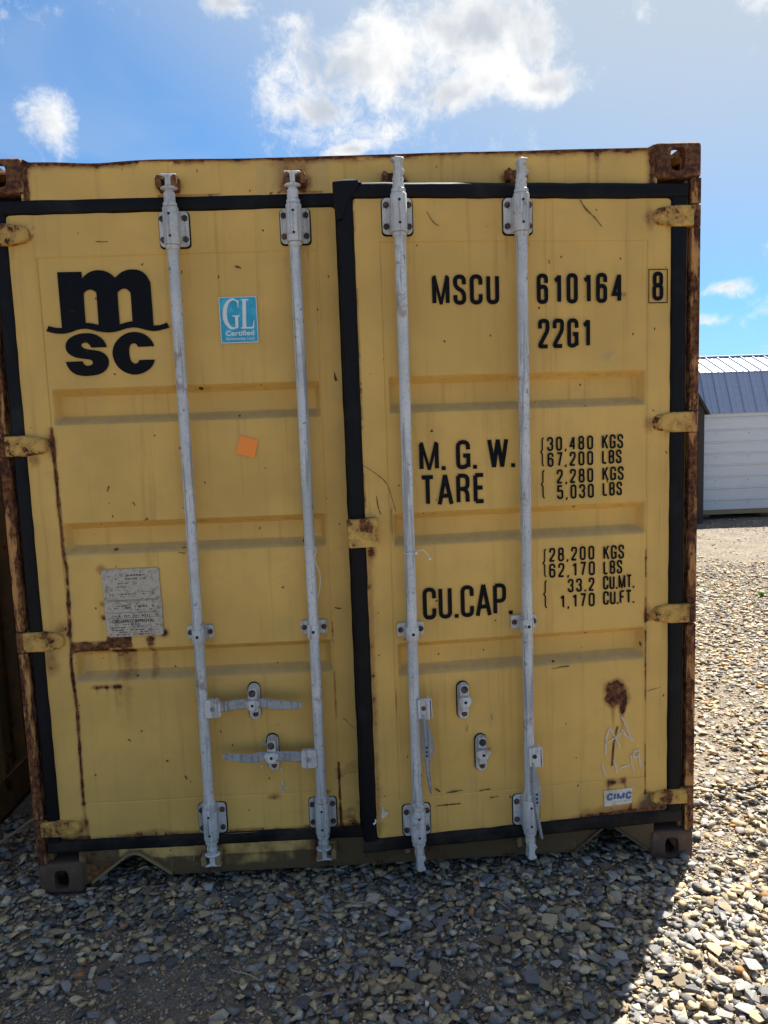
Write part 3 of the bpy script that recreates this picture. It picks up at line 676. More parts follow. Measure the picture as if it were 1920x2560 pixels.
# keepers welded to header and sill
for k, x in enumerate((.640, 1.060, 1.382, 1.797)):
    for top in (1, 0):
        zc = 2.490 if top else .128
        kp = MB(); kp.box(x - .034, x + .034, -.002, .012, zc - .024, zc + .022)
        for s_ in (-1, 1):
            kp.prism([(x + s_ * .0155, zc - .017), (x + s_ * .034, zc - .021), (x + s_ * .036, zc + .008), (x + s_ * .028, zc + .022), (x + s_ * .017, zc + .014)], -.050 if k < 2 else -.036, .002)
        kp.build('cam_keeper', M['rust'] if top else M['dull'], box, bev=.004)
# handles on the left door (closed, in their retainers)
def handle_left(x, hubz, pts, widths, rod):
    hub = MB(); hub.prism(rrect(x - .028, x + .028, hubz - .033, hubz + .033, .010), RY - .022, RY - .010); hub.prism(rrect(x - .026, x + .022, hubz - .031, hubz + .031, .008), RY - .010, RY + .006)
    hub.build('handle_hub', M['galvw'], rod, bev=.0025)
    MB().bolt(x, hubz, RY - .021, .0085, .0035, 14).build('pivot_rivet', M['galvd'], rod)
    a = MB(); n = len(pts); vs = []
    for (px, pz), w_ in zip(pts, widths):
        for dz, dy in ((w_ / 2, 0), (w_ / 2 * .75, -.006), (-w_ / 2 * .75, -.006), (-w_ / 2, 0), (-w_ / 2 * .8, .005), (w_ / 2 * .8, .005)): vs.append((px, RY - .012 + dy, pz + dz))
    fs = [(i * 6 + q, i * 6 + (q + 1) % 6, (i + 1) * 6 + (q + 1) % 6, (i + 1) * 6 + q) for i in range(n - 1) for q in range(6)] + [tuple(range(6)), tuple(range((n - 1) * 6, n * 6))]
    o = a.add(vs, fs).build('handle', M['galvd'], rod, smooth=45)
    bm = bmesh.new(); bm.from_mesh(o.data); bmesh.ops.recalc_face_normals(bm, faces=bm.faces); bm.to_mesh(o.data); bm.free()
handle_left(.683, .700, [(.700, .704), (.735, .705), (.765, .710), (.80, .711), (.84, .711), (.868, .710), (.89, .703), (.94, .699), (.985, .697), (.997, .6965)], [.040, .039, .035, .033, .030, .036, .037, .032, .027, .022], rods[0])
handle_left(1.013, .497, [(.995, .503), (.96, .507), (.92, .510), (.885, .514), (.86, .514), (.835, .511), (.81, .507), (.785, .509), (.74, .516), (.708, .5225)], [.040, .039, .036, .034, .032, .037, .035, .033, .028, .021], rods[1])
def retainer(x, zc, parent, holding, seed):
    rg = random.Random(seed)
    p = MB(); p.prism(stadium(x, zc, .0205, .067), .002, .010); o_ = []
    p.prism([(x - .0125, zc + .064), (x + .0125, zc + .064), (x + .016, zc + .05), (x + .015, zc + .028), (x + .013, zc + .012), (x - .013, zc + .012), (x - .015, zc + .028), (x - .016, zc + .05)], -.018 if not holding else -.048, .002)
    y0 = -.060 if holding else -.034
    p.prism([(x - .014, zc + .024), (x - .026, zc + .017), (x - .023, zc + .004), (x - .013, zc - .012), (x + .008, zc - .016), (x + .017, zc - .004), (x + .027, zc + .012), (x + .022, zc + .020), (x + .013, zc + .024)], y0, y0 + .012)
    p.prism(rrect(x - .012, x + .014, zc - .036, zc - .012, .004), -.014, .002)
    o = p.build('handle_retainer', M['galvw'], parent, bev=.002)
    return o
def retainer_bolts(x, zc, parent, holding):
    yb = -.048 if holding else -.018
    MB().bolt(x, zc + .048, yb, .0125, .008, 14).build('bolt', M['bolt'], parent)
    MB().bolt(x + .002, zc - .047, .002, .0105, .008, 6).build('bolt', M['bolt'], parent)
    MB().bolt(x, zc + .006, (-.060 if holding else -.034), .0055, .0012, 10).build('rivet', M['hole'], parent)
for x, z, d_, h_ in ((.8235, .7045 - .004, doorL, True), (.880, .508 - .004, doorL, True), (1.568, .693, doorR, False), (1.629, .494, doorR, False)):
    MB().prism(stadium(x - .001, z + .001, .0228, .0695), .0085, .0135).build('rubber_pad', M['rubber'], d_)
    retainer(x, z, d_, h_, 1); retainer_bolts(x, z, d_, h_)
# loose handles hanging down on the right door
def handle_right(x, zt, rod, wob):
    hub = MB()
    hub.prism([(x - .006, zt), (x + .030, zt + .004), (x + .036, zt - .006), (x + .036, zt - .068), (x + .030, zt - .072), (x - .004, zt - .066)], RY - .030, RY - .022)
    hub.prism([(x + .030, zt + .004), (x + .044, zt - .002), (x + .046, zt - .070), (x + .042, zt - .071), (x + .040, zt - .008), (x + .032, zt - .002)], RY - .026, RY + .002)
    hub.prism([(x + .036, zt - .012), (x + .041, zt - .012), (x + .041, zt - .068), (x + .036, zt - .066)], RY - .018, RY + .0)
    hub.box(x - .004, x + .020, RY - .022, RY, zt - .06, zt - .004)
    hub.build('handle_hub', M['galv'], rod, bev=.0015)
    MB().bolt(x + .014, zt - .030, RY - .030, .008, .0035, 12).build('pivot_rivet', M['bolt'], rod)
    prof = [(.052, .012, .010), (.085, .016, .012), (.125, .020, .017), (.160, .0235, .020), (.190, .0250, .020), (.215, .023, .014), (.238, .0215, .009), (.262, .0245, .008), (.300, .030, .0068), (.330, .0345, .0062), (.341, .0365, .0045)]
    a = MB(); vs = []
    for d, ox, hw in prof:
        cx = x + ox + wob * math.sin(d * 12) * .004
        for ddx, dy in ((-hw, .004), (-hw * .5, -.006), (hw * .6, -.003), (hw, .006), (0, .009)): vs.append((cx + ddx, RY - .026 + dy + .05 * max(0, .3 - abs(d - .2)) * 0, zt - d))
    n = len(prof); fs = [(i * 5 + q, i * 5 + (q + 1) % 5, (i + 1) * 5 + (q + 1) % 5, (i + 1) * 5 + q) for i in range(n - 1) for q in range(5)] + [tuple(range(5)), tuple(range((n - 1) * 5, n * 5))]
    o = a.add(vs, fs).build('handle', M['galvd'], rod, smooth=35)
    bm = bmesh.new(); bm.from_mesh(o.data); bmesh.ops.recalc_face_normals(bm, faces=bm.faces); bm.to_mesh(o.data); bm.free()
    for d in (.170, .186, .200): MB().bolt(x + .020, zt - d, RY - .0335, .004, .001, 8).build('rivet', M['hole'], rod)
handle_right(1.399, .733, rods[2], 1); handle_right(1.790, .524, rods[3], -1)
# door catch overlapping the left leaf
lb = MB(); lb.prism([(1.180, 1.360), (1.214, 1.3605), (1.281, 1.3645), (1.2855, 1.360), (1.2845, 1.269), (1.281, 1.2655), (1.19, 1.2645), (1.1825, 1.268)], -.022, .018)
lb.build('door_catch', M['hinge'], doorR, bev=.004)

# --- lettering
def fillet(pts, r_, closed=False, n=6):
    P = [Vector(p) for p in pts]; out = []
    m_ = len(P)
    for i, p in enumerate(P):
        if not closed and i in (0, m_ - 1): out.append(p); continue
        a, c = P[i - 1], P[(i + 1) % m_]; t1 = (a - p); t2 = (c - p); l_ = min(r_, t1.length * .5 if (closed or 0 < i - 1) else t1.length, t2.length * .5 if (closed or i + 1 < m_ - 1) else t2.length)
        A, B = p + t1.normalized() * l_, p + t2.normalized() * l_
        for k in range(n + 1):
            t_ = k / n; out.append(A * (1 - t_) ** 2 + p * (2 * t_ * (1 - t_)) * 1.0 + B * t_ ** 2)
    if closed: out.append(out[0])
    return [(p.x, p.y) for p in out]
GLY = {  # width, strokes: (points, rounded, closed)
 '0': (1, [([(0, 0), (1, 0), (1, 1), (0, 1)], 1, 1)]), 'O': (1, [([(0, 0), (1, 0), (1, 1), (0, 1)], 1, 1)]),
 '1': (.72, [([(.85, 0), (.85, 1)], 0, 0), ([(.85, .99), (.6, .86), (.05, .80)], 1, 0)]),
 '2': (1, [([(0, .70), (0, 1), (1, 1), (1, .62), (.0, .08), (0, 0), (1, 0)], 2, 0)]),
 '3': (1, [([(0, .74), (0, 1), (1, 1), (1, .53), (.40, .53)], 1, 0), ([(.40, .53), (1, .53), (1, 0), (0, 0), (0, .27)], 1, 0)]),
 '4': (1, [([(.78, 0), (.78, 1)], 0, 0), ([(.74, .98), (.0, .26), (1.1, .26)], 0, 0)]),
 '5': (1, [([(.95, 1), (.04, 1), (.0, .52)], 0, 0), ([(.0, .56), (.25, .64), (1, .64), (1, 0), (0, 0), (0, .25)], 1, 0)]),
 '6': (1, [([(1, .72), (1, 1), (0, 1), (0, .3)], 1, 0), ([(0, 0), (1, 0), (1, .58), (0, .58)], 1, 1)]),
 '7': (1, [([(0, 1), (1, 1), (.75, .62), (.4, 0)], 0, 0)]),
 '8': (1, [([(.04, .53), (.96, .53), (.96, 1), (.04, 1)], 1, 1), ([(0, 0), (1, 0), (1, .53), (0, .53)], 1, 1)]),
 'M': (1.5, [([(0, 0), (0, 1)], 0, 0), ([(1, 0), (1, 1)], 0, 0), ([(.02, 1.05), (.5, -.05)], 7, 0), ([(.98, 1.05), (.5, -.05)], 7, 0)]),
 'S': (1, [([(1, .70), (1, 1), (0, 1), (0, .60), (1, .42), (1, 0), (0, 0), (0, .30)], 1, 0)]),
 'C': (1, [([(1, .68), (1, 1), (0, 1), (0, 0), (1, 0), (1, .32)], 1, 0)]),
 'U': (1, [([(0, 1), (0, 0), (1, 0), (1, 1)], 1, 0)]),
 'G': (1, [([(1, .70), (1, 1), (0, 1), (0, 0), (.80, 0), (1, .14)], 1, 0), ([(1, 0), (1, .46), (.5, .46)], 0, 0)]),
 'W': (1.7, [([(0, 1.05), (.26, -.05)], 0, 0), ([(.26, -.05), (.5, 1.05)], 0, 0), ([(.5, 1.05), (.74, -.05)], 0, 0), ([(.74, -.05), (1, 1.05)], 0, 0)]),
 'T': (1, [([(-.12, 1), (1.12, 1)], 0, 0), ([(.5, 0), (.5, 1)], 0, 0)]),
 'A': (1.15, [([(-.08, -.05), (.5, 1.06)], 0, 0), ([(1.08, -.05), (.5, 1.06)], 0, 0), ([(.2, .27), (.8, .27)], 0, 0)]),
 'R': (1.05, [([(0, 0), (0, 1)], 0, 0), ([(0, 1), (1, 1), (1, .5), (0, .5)], 1, 0), ([(.55, .5), (.95, .42), (.98, 0)], 1, 0)]),
 'P': (1, [([(0, 0), (0, 1)], 0, 0), ([(0, 1), (1, 1), (1, .44), (0, .44)], 1, 0)]),
 'B': (1, [([(0, 0), (0, 1)], 0, 0), ([(0, 1), (.95, 1), (.95, .53), (0, .53)], 1, 0), ([(0, .53), (1, .53), (1, 0), (0, 0)], 1, 0)]),
 'E': (.85, [([(0, 0), (0, 1)], 0, 0), ([(0, 1), (1.05, 1)], 0, 0), ([(0, .52), (.95, .52)], 0, 0), ([(0, 0), (1.05, 0)], 0, 0)]),
 'F': (.85, [([(0, 0), (0, 1)], 0, 0), ([(0, 1), (1.05, 1)], 0, 0), ([(0, .52), (.95, .52)], 0, 0)]),
 'K': (1.05, [([(0, 0), (0, 1)], 0, 0), ([(.05, .42), (1, 1.05)], 0, 0), ([(.35, .62), (1.05, -.05)], 0, 0)]),
 'L': (.85, [([(0, 1), (0, 0)], 0, 0), ([(0, 0), (1.05, 0)], 0, 0)]), 'I': (.0, [([(0, 0), (0, 1)], 0, 0)]),
 '.': (.0, [([(0, -.5), (0, .5)], 9, 0)]), ',': (.0, [([(0, -.5), (0, .5)], 8, 0)])}
def letters(name, txt, x0, x1, z0, z1, s_, mtl, parent, gap=.42, sp_w=.8, slant=0, y=.0105, dy=-.00012):
    """stroke lettering fitted into a box on the door front"""
    h = z1 - z0; mb = MB()
    adv = [];
    for c in txt: adv.append(None if c == ' ' else GLY[c][0])
    nchar = len([a for a in adv if a is not None]); 
    # widths: letter = unit*wd + s_, gaps = gap*unit
    tot_s = 0; tot_u = 0
    for i, a in enumerate(adv):
        if a is None: tot_u += sp_w
        else:
            tot_s += s_; tot_u += a
            if i < len(adv) - 1: tot_u += gap
    unit = (x1 - x0 - tot_s) / tot_u; cx = x0; layer = 0
    for i, c in enumerate(txt):
        if c == ' ': cx += unit * sp_w; continue
        wd, st = GLY[c]; wu = wd * unit
        for pts, rd, cl in st:
            if rd == 9: mb.ribbon([(cx + s_ / 2, z0), (cx + s_ / 2, z0 + s_ * .95)], s_, y); continue
            if rd == 8: mb.ribbon([(cx + s_ * .2, z0 - s_ * .5), (cx + s_ * .6, z0 + s_ * .9)], s_ * .8, y); continue
            P = [(cx + s_ / 2 + px * wu, z0 + s_ / 2 + pz * (h - s_)) for px, pz in pts]
            if rd == 7: mb.ribbon(P, s_ * .72, y + dy * layer); layer = (layer + 1) % 4; continue
            if rd: P = fillet(P, wu * (.52 if rd == 1 else .4), bool(cl))
            mb.ribbon(P, s_, y + dy * layer); layer = (layer + 1) % 4
        cx += wu + s_ + unit * gap
    mb.v = [(x + slant * (z - z0), yy, min(max(z, z0 - s_ * .6), z1)) if ',' in txt or '.' in txt else (x + slant * (z - z0), yy, min(max(z, z0), z1)) for x, yy, z in mb.v]
    return mb.build(name, mtl, parent)
YD = .0088
LT = [('MSCU', 1.497, 1.726, 2.064, 2.163, .0138), ('610164', 1.857, 2.162, 2.062, 2.163, .0138), ('22G1', 1.860, 2.047, 1.914, 2.013, .0138),
      ('M. G. W.', 1.437, 1.772, 1.513, 1.613, .0142), ('TARE', 1.440, 1.664, 1.393, 1.498, .0142), ('CU.CAP.', 1.434, 1.755, .993, 1.107, .0142),
      ('30,480', 1.887, 2.054, 1.563, 1.612, .0070), ('67,200', 1.888, 2.054, 1.508, 1.558, .0070), ('2,280', 1.921, 2.054, 1.448, 1.498, .0070), ('5,030', 1.922, 2.056, 1.393, 1.443, .0070),
      ('28,200', 1.891, 2.057, 1.172, 1.222, .0070), ('62,170', 1.890, 2.059, 1.115, 1.166, .0070), ('33.2', 1.958, 2.057, 1.058, 1.107, .0070), ('1,170', 1.928, 2.058, 1.002, 1.052, .0070),
      ('KGS', 2.086, 2.164, 1.563, 1.613, .0070), ('LBS', 2.086, 2.158, 1.510, 1.559, .0070), ('KGS', 2.087, 2.166, 1.451, 1.500, .0070), ('LBS', 2.088, 2.160, 1.397, 1.446, .0070),
      ('KGS', 2.090, 2.168, 1.169, 1.220, .0070), ('LBS', 2.090, 2.161, 1.115, 1.165, .0070), ('CU.MT.', 2.089, 2.207, 1.060, 1.110, .0070), ('CU.FT.', 2.089, 2.207, 1.004, 1.054, .0070)]
for t_, a, b_, c, e_, s_ in LT:
    g = .42 if s_ > .01 else (.62 if t_[0].isdigit() else .38)
    if t_ == 'M. G. W.': g = .25
    if t_ == '610164': g = .62
    if '.' in t_ and t_[:2] == 'CU': g = .26
    letters('lettering', t_, a, b_, c, e_, s_, M['black'], doorR, gap=g, y=YD)
letters('lettering', '8', 2.269, 2.309, 2.067, 2.165, .0138, M['black'], doorR, y=YD)
bm_ = MB()
for a, b_ in (((2.256, 2.060), (2.323, 2.060)), ((2.256, 2.172), (2.323, 2.172))): bm_.ribbon([(a[0] - .0014, a[1]), (b_[0] + .0014, b_[1])], .0030, YD)
for a, b_ in (((2.256, 2.0615), (2.256, 2.1705)), ((2.323, 2.0615), (2.323, 2.1705))): bm_.ribbon([a, b_], .0030, YD)
bm_.build('check_digit_frame', M['black'], doorR)
for x, za, zb in ((1.869, 1.512, 1.610), (1.870, 1.400, 1.497), (1.873, 1.120, 1.219), (1.874, 1.008, 1.106)):
    zm = (za + zb) / 2; MB().ribbon(fillet([(x + .0065, zb), (x + .001, zb - .003), (x + .001, zm + .006), (x - .006, zm), (x + .001, zm - .006), (x + .001, za + .003), (x + .0065, za)], .006), [.004] + [.0048] * 34 + [.004], YD).build('brace_mark', M['black'], doorR)

LOGO_M = [(0.2455, 2.2221), (0.3261, 2.2214), (0.3268, 2.1991), (0.3352, 2.2083), (0.351, 2.2186), (0.3678, 2.224), (0.3843, 2.2249), (0.4005, 2.2225), (0.4164, 2.2159), (0.428, 2.2075), (0.4364, 2.1987), (0.4458, 2.207), (0.4602, 2.2168), (0.4771, 2.2228), (0.4964, 2.2244), (0.5154, 2.2217), (0.5312, 2.2135), (0.5427, 2.2016), (0.5498, 2.186), (0.5533, 2.1684), (0.5538, 2.030), (0.4830, 2.036), (0.4839, 2.0537), (0.4846, 2.1393), (0.4821, 2.1502), (0.4751, 2.1585), (0.4644, 2.1623), (0.4518, 2.1592), (0.4438, 2.1513), (0.4408, 2.1406), (0.441, 2.034), (0.3699, 2.034), (0.3704, 2.1426), (0.3677, 2.1535), (0.36, 2.1599), (0.3492, 2.1621), (0.338, 2.159), (0.3307, 2.1527), (0.3277, 2.1425), (0.3268, 2.036), (0.2464, 2.030)]
LOGO_WT = [(0.2022, 2.0469), (0.2242, 2.0405), (0.2474, 2.0392), (0.2737, 2.0425), (0.2991, 2.0499), (0.3282, 2.0531), (0.3486, 2.0508), (0.3702, 2.045), (0.4028, 2.0399), (0.4413, 2.0452), (0.4643, 2.0511), (0.4839, 2.0537), (0.5029, 2.0499), (0.5271, 2.041), (0.554, 2.0379), (0.5796, 2.0393), (0.5994, 2.0464)]
LOGO_WB = [(0.193, 2.0292), (0.2226, 2.0214), (0.2498, 2.0192), (0.2749, 2.0234), (0.3003, 2.0316), (0.3266, 2.0332), (0.3469, 2.029), (0.3685, 2.0229), (0.4012, 2.0189), (0.4318, 2.0218), (0.46, 2.0299), (0.4879, 2.0329), (0.5097, 2.0289), (0.534, 2.0216), (0.556, 2.0187), (0.5812, 2.0221), (0.6074, 2.0289)]
LOGO_S = [(0.392, 1.9702), (0.3851, 1.9885), (0.3725, 2.0039), (0.3513, 2.0155), (0.3268, 2.019), (0.2991, 2.0166), (0.2764, 2.0083), (0.2602, 1.9952), (0.2534, 1.979), (0.2549, 1.9638), (0.2635, 1.9512), (0.2792, 1.9411), (0.3008, 1.9354), (0.3281, 1.9313), (0.3388, 1.9268), (0.341, 1.9198), (0.3363, 1.9131), (0.3264, 1.9101), (0.3155, 1.9116), (0.3091, 1.9181), (0.3069, 1.9256), (0.2503, 1.9255), (0.2545, 1.9103), (0.2656, 1.8933), (0.2826, 1.8817), (0.3071, 1.8762), (0.3348, 1.8764), (0.363, 1.8818), (0.3819, 1.8937), (0.3928, 1.9099), (0.3946, 1.925), (0.3896, 1.9403), (0.3781, 1.9517), (0.3607, 1.9591), (0.3307, 1.9642), (0.3119, 1.9702), (0.3057, 1.9787), (0.3089, 1.9846), (0.3188, 1.9878), (0.3296, 1.9848), (0.3367, 1.9763), (0.3373, 1.9703)]
LOGO_C = [(0.5516, 1.9681), (0.5453, 1.9848), (0.53, 2.0031), (0.5087, 2.0147), (0.484, 2.0182), (0.4588, 2.0135), (0.4356, 1.9992), (0.4174, 1.9779), (0.4091, 1.952), (0.4122, 1.9272), (0.4242, 1.9033), (0.4438, 1.8861), (0.4681, 1.8764), (0.4931, 1.8762), (0.5188, 1.885), (0.5394, 1.9009), (0.5515, 1.9235), (0.4979, 1.9238), (0.4917, 1.9149), (0.4832, 1.9119), (0.4738, 1.9169), (0.4678, 1.9295), (0.4658, 1.9475), (0.4671, 1.9653), (0.4726, 1.9761), (0.4827, 1.9807), (0.4921, 1.9769), (0.4961, 1.9679)]
def decal(name, poly, m, parent, y=YD):
    a = sum(poly[i][0] * poly[(i + 1) % len(poly)][1] - poly[(i + 1) % len(poly)][0] * poly[i][1] for i in range(len(poly)))
    if a < 0: poly = poly[::-1]
    mb = MB(); mb.add([(x, y, z) for x, z in poly], [tuple(range(len(poly)))]); o = mb.build(name, m, parent)
    bm = bmesh.new(); bm.from_mesh(o.data); bmesh.ops.triangulate(bm, faces=bm.faces); bm.to_mesh(o.data); bm.free(); return o
def smooth_closed(P, n=3):                      # Catmull-Rom through the outline where it is not a corner
    out = []; m_ = len(P)
    for i in range(m_):
        p0, p1, p2, p3 = (Vector(P[(i + k) % m_]) for k in (-1, 0, 1, 2))
        c1 = (p1 - p0).angle(p2 - p1, 0) > .75; c2 = (p2 - p1).angle(p3 - p2, 0) > .75
        m1 = (p2 - p1) if c1 else (p2 - p0) * .5; m2 = (p2 - p1) if c2 else (p3 - p1) * .5
        for k in range(n):
            t_ = k / n; out.append(tuple(p1 * (2 * t_ ** 3 - 3 * t_ ** 2 + 1) + m1 * (t_ ** 3 - 2 * t_ ** 2 + t_) + p2 * (-2 * t_ ** 3 + 3 * t_ ** 2) + m2 * (t_ ** 3 - t_ ** 2)))
    return out
decal('logo_letter', smooth_closed(LOGO_M), M['black'], doorL); decal('logo_wave', smooth_closed(LOGO_WT + LOGO_WB[::-1]), M['black'], doorL, YD - .0002)
decal('logo_letter', smooth_closed(LOGO_S), M['black'], doorL); decal('logo_letter', smooth_closed(LOGO_C), M['black'], doorL)

def font_text(name, txt, x0, x1, z0, z1, m, parent, y, off=0.0):
    cu_ = bpy.data.curves.new('t', 'FONT'); cu_.body = txt; cu_.offset = off; to = bpy.data.objects.new('t', cu_); COL.objects.link(to)
    dg = bpy.context.evaluated_depsgraph_get(); dg.update(); me = bpy.data.meshes.new_from_object(to.evaluated_get(dg)); bpy.data.objects.remove(to, do_unlink=True)
    v = np.empty(len(me.vertices) * 3); me.vertices.foreach_get('co', v); v = v.reshape(-1, 3); lo, hi = v.min(0), v.max(0)
    q = np.column_stack([x0 + (v[:, 0] - lo[0]) / (hi[0] - lo[0]) * (x1 - x0), np.full(len(v), y), z0 + (v[:, 1] - lo[1]) / (hi[1] - lo[1]) * (z1 - z0)])
    me.vertices.foreach_set('co', q.ravel()); me.materials.clear(); me.materials.append(m); me.name = name
    o = bpy.data.objects.new(name, me); COL.objects.link(o); o.parent = parent; return o
# certification decal
decal('decal', rrect(.7787, .9065, 1.9705, 2.1245, .006), M['white'], doorL, YD)['label'] = 'cyan certification decal'
decal('decal_field', rrect(.7812, .9040, 1.9730, 2.1220, .005), M['blue'], doorL, YD - .0004)
ys = YD - .0009
arc = [(.8425, 2.1065), (.8360, 2.1135), (.8275, 2.1165), (.8185, 2.1145), (.8080, 2.1060), (.8000, 2.0910), (.7965, 2.0720), (.7970, 2.0530), (.8020, 2.0370), (.8100, 2.0250), (.8200, 2.0195), (.8300, 2.0205), (.8380, 2.0245)]
g = MB(); g.ribbon(arc, [.003, .0045, .006, .008, .0105, .013, .0145, .0145, .013, .010, .007, .005, .005], ys)
g.ribbon([(.8435, 2.113), (.8425, 2.088)], [.006, .002], ys - .0001); g.ribbon([(.8365, 2.060), (.8355, 2.021)], .0105, ys - .00015); g.ribbon([(.8225, 2.0605), (.8470, 2.0605)], .0045, ys - .0002)
g.ribbon([(.8650, 2.113), (.8610, 2.021)], .0125, ys - .0001); g.ribbon([(.8540, 2.1135), (.8790, 2.1135)], .005, ys - .00015); g.ribbon([(.8495, 2.0200), (.8920, 2.0200)], .0055, ys - .0002); g.ribbon([(.8905, 2.018), (.8955, 2.045)], [.006, .002], ys - .00025)
g.build('decal_letters', M['white'], doorL)
font_text('decal_letters', 'Certified', .796, .893, 1.9945, 2.0120, M['white'], doorL, ys, .02)
font_text('decal_letters', 'Germanischer Lloyd', .796, .893, 1.9775, 1.9895, M['white'], doorL, ys, .008)
# orange square sticker
decal('orange_sticker', [(.824, 1.656), (.8865, 1.638), (.8715, 1.575), (.807, 1.594)], M['orange'], doorL, YD - .0002)
# data plate
P0 = [(.3125, 1.198), (.318, 1.203), (.507, 1.204), (.5135, 1.199), (.5140, 1.083), (.5165, 1.078), (.5155, .968), (.5105, .9595), (.325, .9585), (.3165, .972), (.3135, 1.079), (.3155, 1.083)]
pm = MB(); pm.prism(P0, .006, .013); pl_ = pm.build('data_plate', M['plate'], doorL, bev=.0015)
k = MB(); rg = random.Random(4); yp = .0055
def dashes(z, x0, x1, h_, dens=.7):
    x = x0
    while x < x1:
        l_ = rg.uniform(.002, .011)
        if rg.random() < dens: k.ribbon([(x, z + rg.uniform(-.0005, .0005)), (min(x + l_, x1), z + rg.uniform(-.0005, .0005))], h_ * rg.uniform(.6, 1.1), yp)
        x += l_ + rg.uniform(.001, .004)
for z, a, b_, h_, d_ in ((1.180, .36, .49, .006, .6), (1.168, .36, .47, .006, .55), (1.152, .36, .44, .0025, .8), (1.140, .36, .42, .003, .6), (1.128, .335, .50, .0025, .4), (1.113, .335, .43, .004, .7), (1.113, .45, .50, .004, .7), (1.104, .335, .50, .002, .4),
                         (1.071, .335, .40, .004, .5), (1.063, .345, .405, .005, .6), (1.068, .42, .49, .006, .6), (1.056, .42, .48, .003, .5), (1.035, .335, .50, .006, .85), (1.004, .375, .45, .004, .7), (.993, .335, .385, .0045, .8), (.993, .41, .46, .0045, .6), (.984, .335, .39, .004, .7), (.984, .405, .47, .0045, .8), (.976, .36, .39, .004, .8), (.976, .405, .465, .0045, .85), (.967, .35, .395, .004, .8), (.967, .41, .465, .0045, .85), (1.0, .478, .505, .003, .5), (.982, .480, .50, .003, .5)):
    dashes(z, a, b_, h_, d_)
for a, b_ in (((.325, 1.091), (.505, 1.094)), ((.325, 1.087), (.505, 1.090)), ((.328, 1.046), (.508, 1.047)), ((.328, 1.028), (.508, 1.029)), ((.405, 1.085), (.406, 1.048)), ((.472, 1.012), (.474, .962)), ((.445, 1.12), (.50, 1.121)), ((.405, .998), (.470, .999))): k.ribbon([a, b_], .0013, yp - .0002)
k.build('plate_lettering', M['ink'], doorL)
font_text('plate_lettering', 'CSC SAFETY APPROVAL', .338, .486, 1.0100, 1.0215, M['hole'], doorL, yp - .0003, .02)
for x, z in ((.319, 1.195), (.509, 1.196), (.321, 1.082), (.509, 1.084), (.511, .966), (.328, .9655)): MB().bolt(x, z, .006, .0035, .002, 8).build('rivet', M['plate'], doorL)
# white maker's sticker and chalk marks
decal('sticker', [(2.090, .302), (2.202, .304), (2.199, .282), (2.201, .262), (2.198, .244), (2.092, .240)], M['sticker'], doorR, YD)
letters('sticker_letters', 'CIMC', 2.100, 2.196, .262, .291, .0082, M['inkblue'], doorR, gap=.22, slant=0.12, y=YD - .0005)
k = MB(); yp = YD - .0005; rg = random.Random(9); dashes(.2565, 2.128, 2.190, .0022, .8); k.build('sticker_letters', M['inkblue'], doorR)
for p in ([(2.114, .5422), (2.1028, .5195), (2.0977, .475), (2.0976, .44)], [(2.114, .5422), (2.124, .5251), (2.134, .5043), (2.1516, .4727), (2.1465, .4657)], [(2.0915, .4819), (2.129, .4997), (2.1591, .5196)], [(2.159, .5346), (2.1716, .511), (2.2044, .4856)], [(2.159, .5818), (2.1766, .5455), (2.1968, .4938)],
          [(2.085, .406), (2.0887, .383), (2.0987, .3594)], [(2.1277, .4172), (2.1365, .3912), (2.1428, .3641)], [(2.1529, .3833), (2.1869, .394)], [(2.1957, .431), (2.1983, .398), (2.206, .3669)], [(2.2272, .4471), (2.2095, .4462), (2.2033, .4329), (2.2096, .4184), (2.2223, .4236), (2.2273, .4408)], [(2.2272, .4471), (2.2274, .413), (2.2326, .3834)]):
    MB().ribbon(fillet(p, .01), .0056, YD - .0006).build('chalk_mark', M['chalk'], doorR)
for p in ([(.905, .395), (.908, .375), (.906, .345)], [(.893, .362), (.905, .365), (.920, .364)], [(.842, .545), (.853, .535), (.865, .524)], [(.838, .548), (.85, .532)], [(.838, .455), (.832, .445)], [(.904, .44), (.906, .425)]):
    MB().ribbon(p, .006, YD - .0003).build('chalk_mark', M['chalk'], doorL)
decal('torn_paper', [(1.266, .323), (1.271, .318), (1.272, .305), (1.286, .300), (1.282, .292), (1.266, .277), (1.260, .287)], M['sticker'], doorR, YD - .0004)
decal('torn_paper', [(1.236, .288), (1.242, .280), (1.239, .270), (1.232, .264), (1.228, .270), (1.236, .276)], M['white'], doorR, -.004)
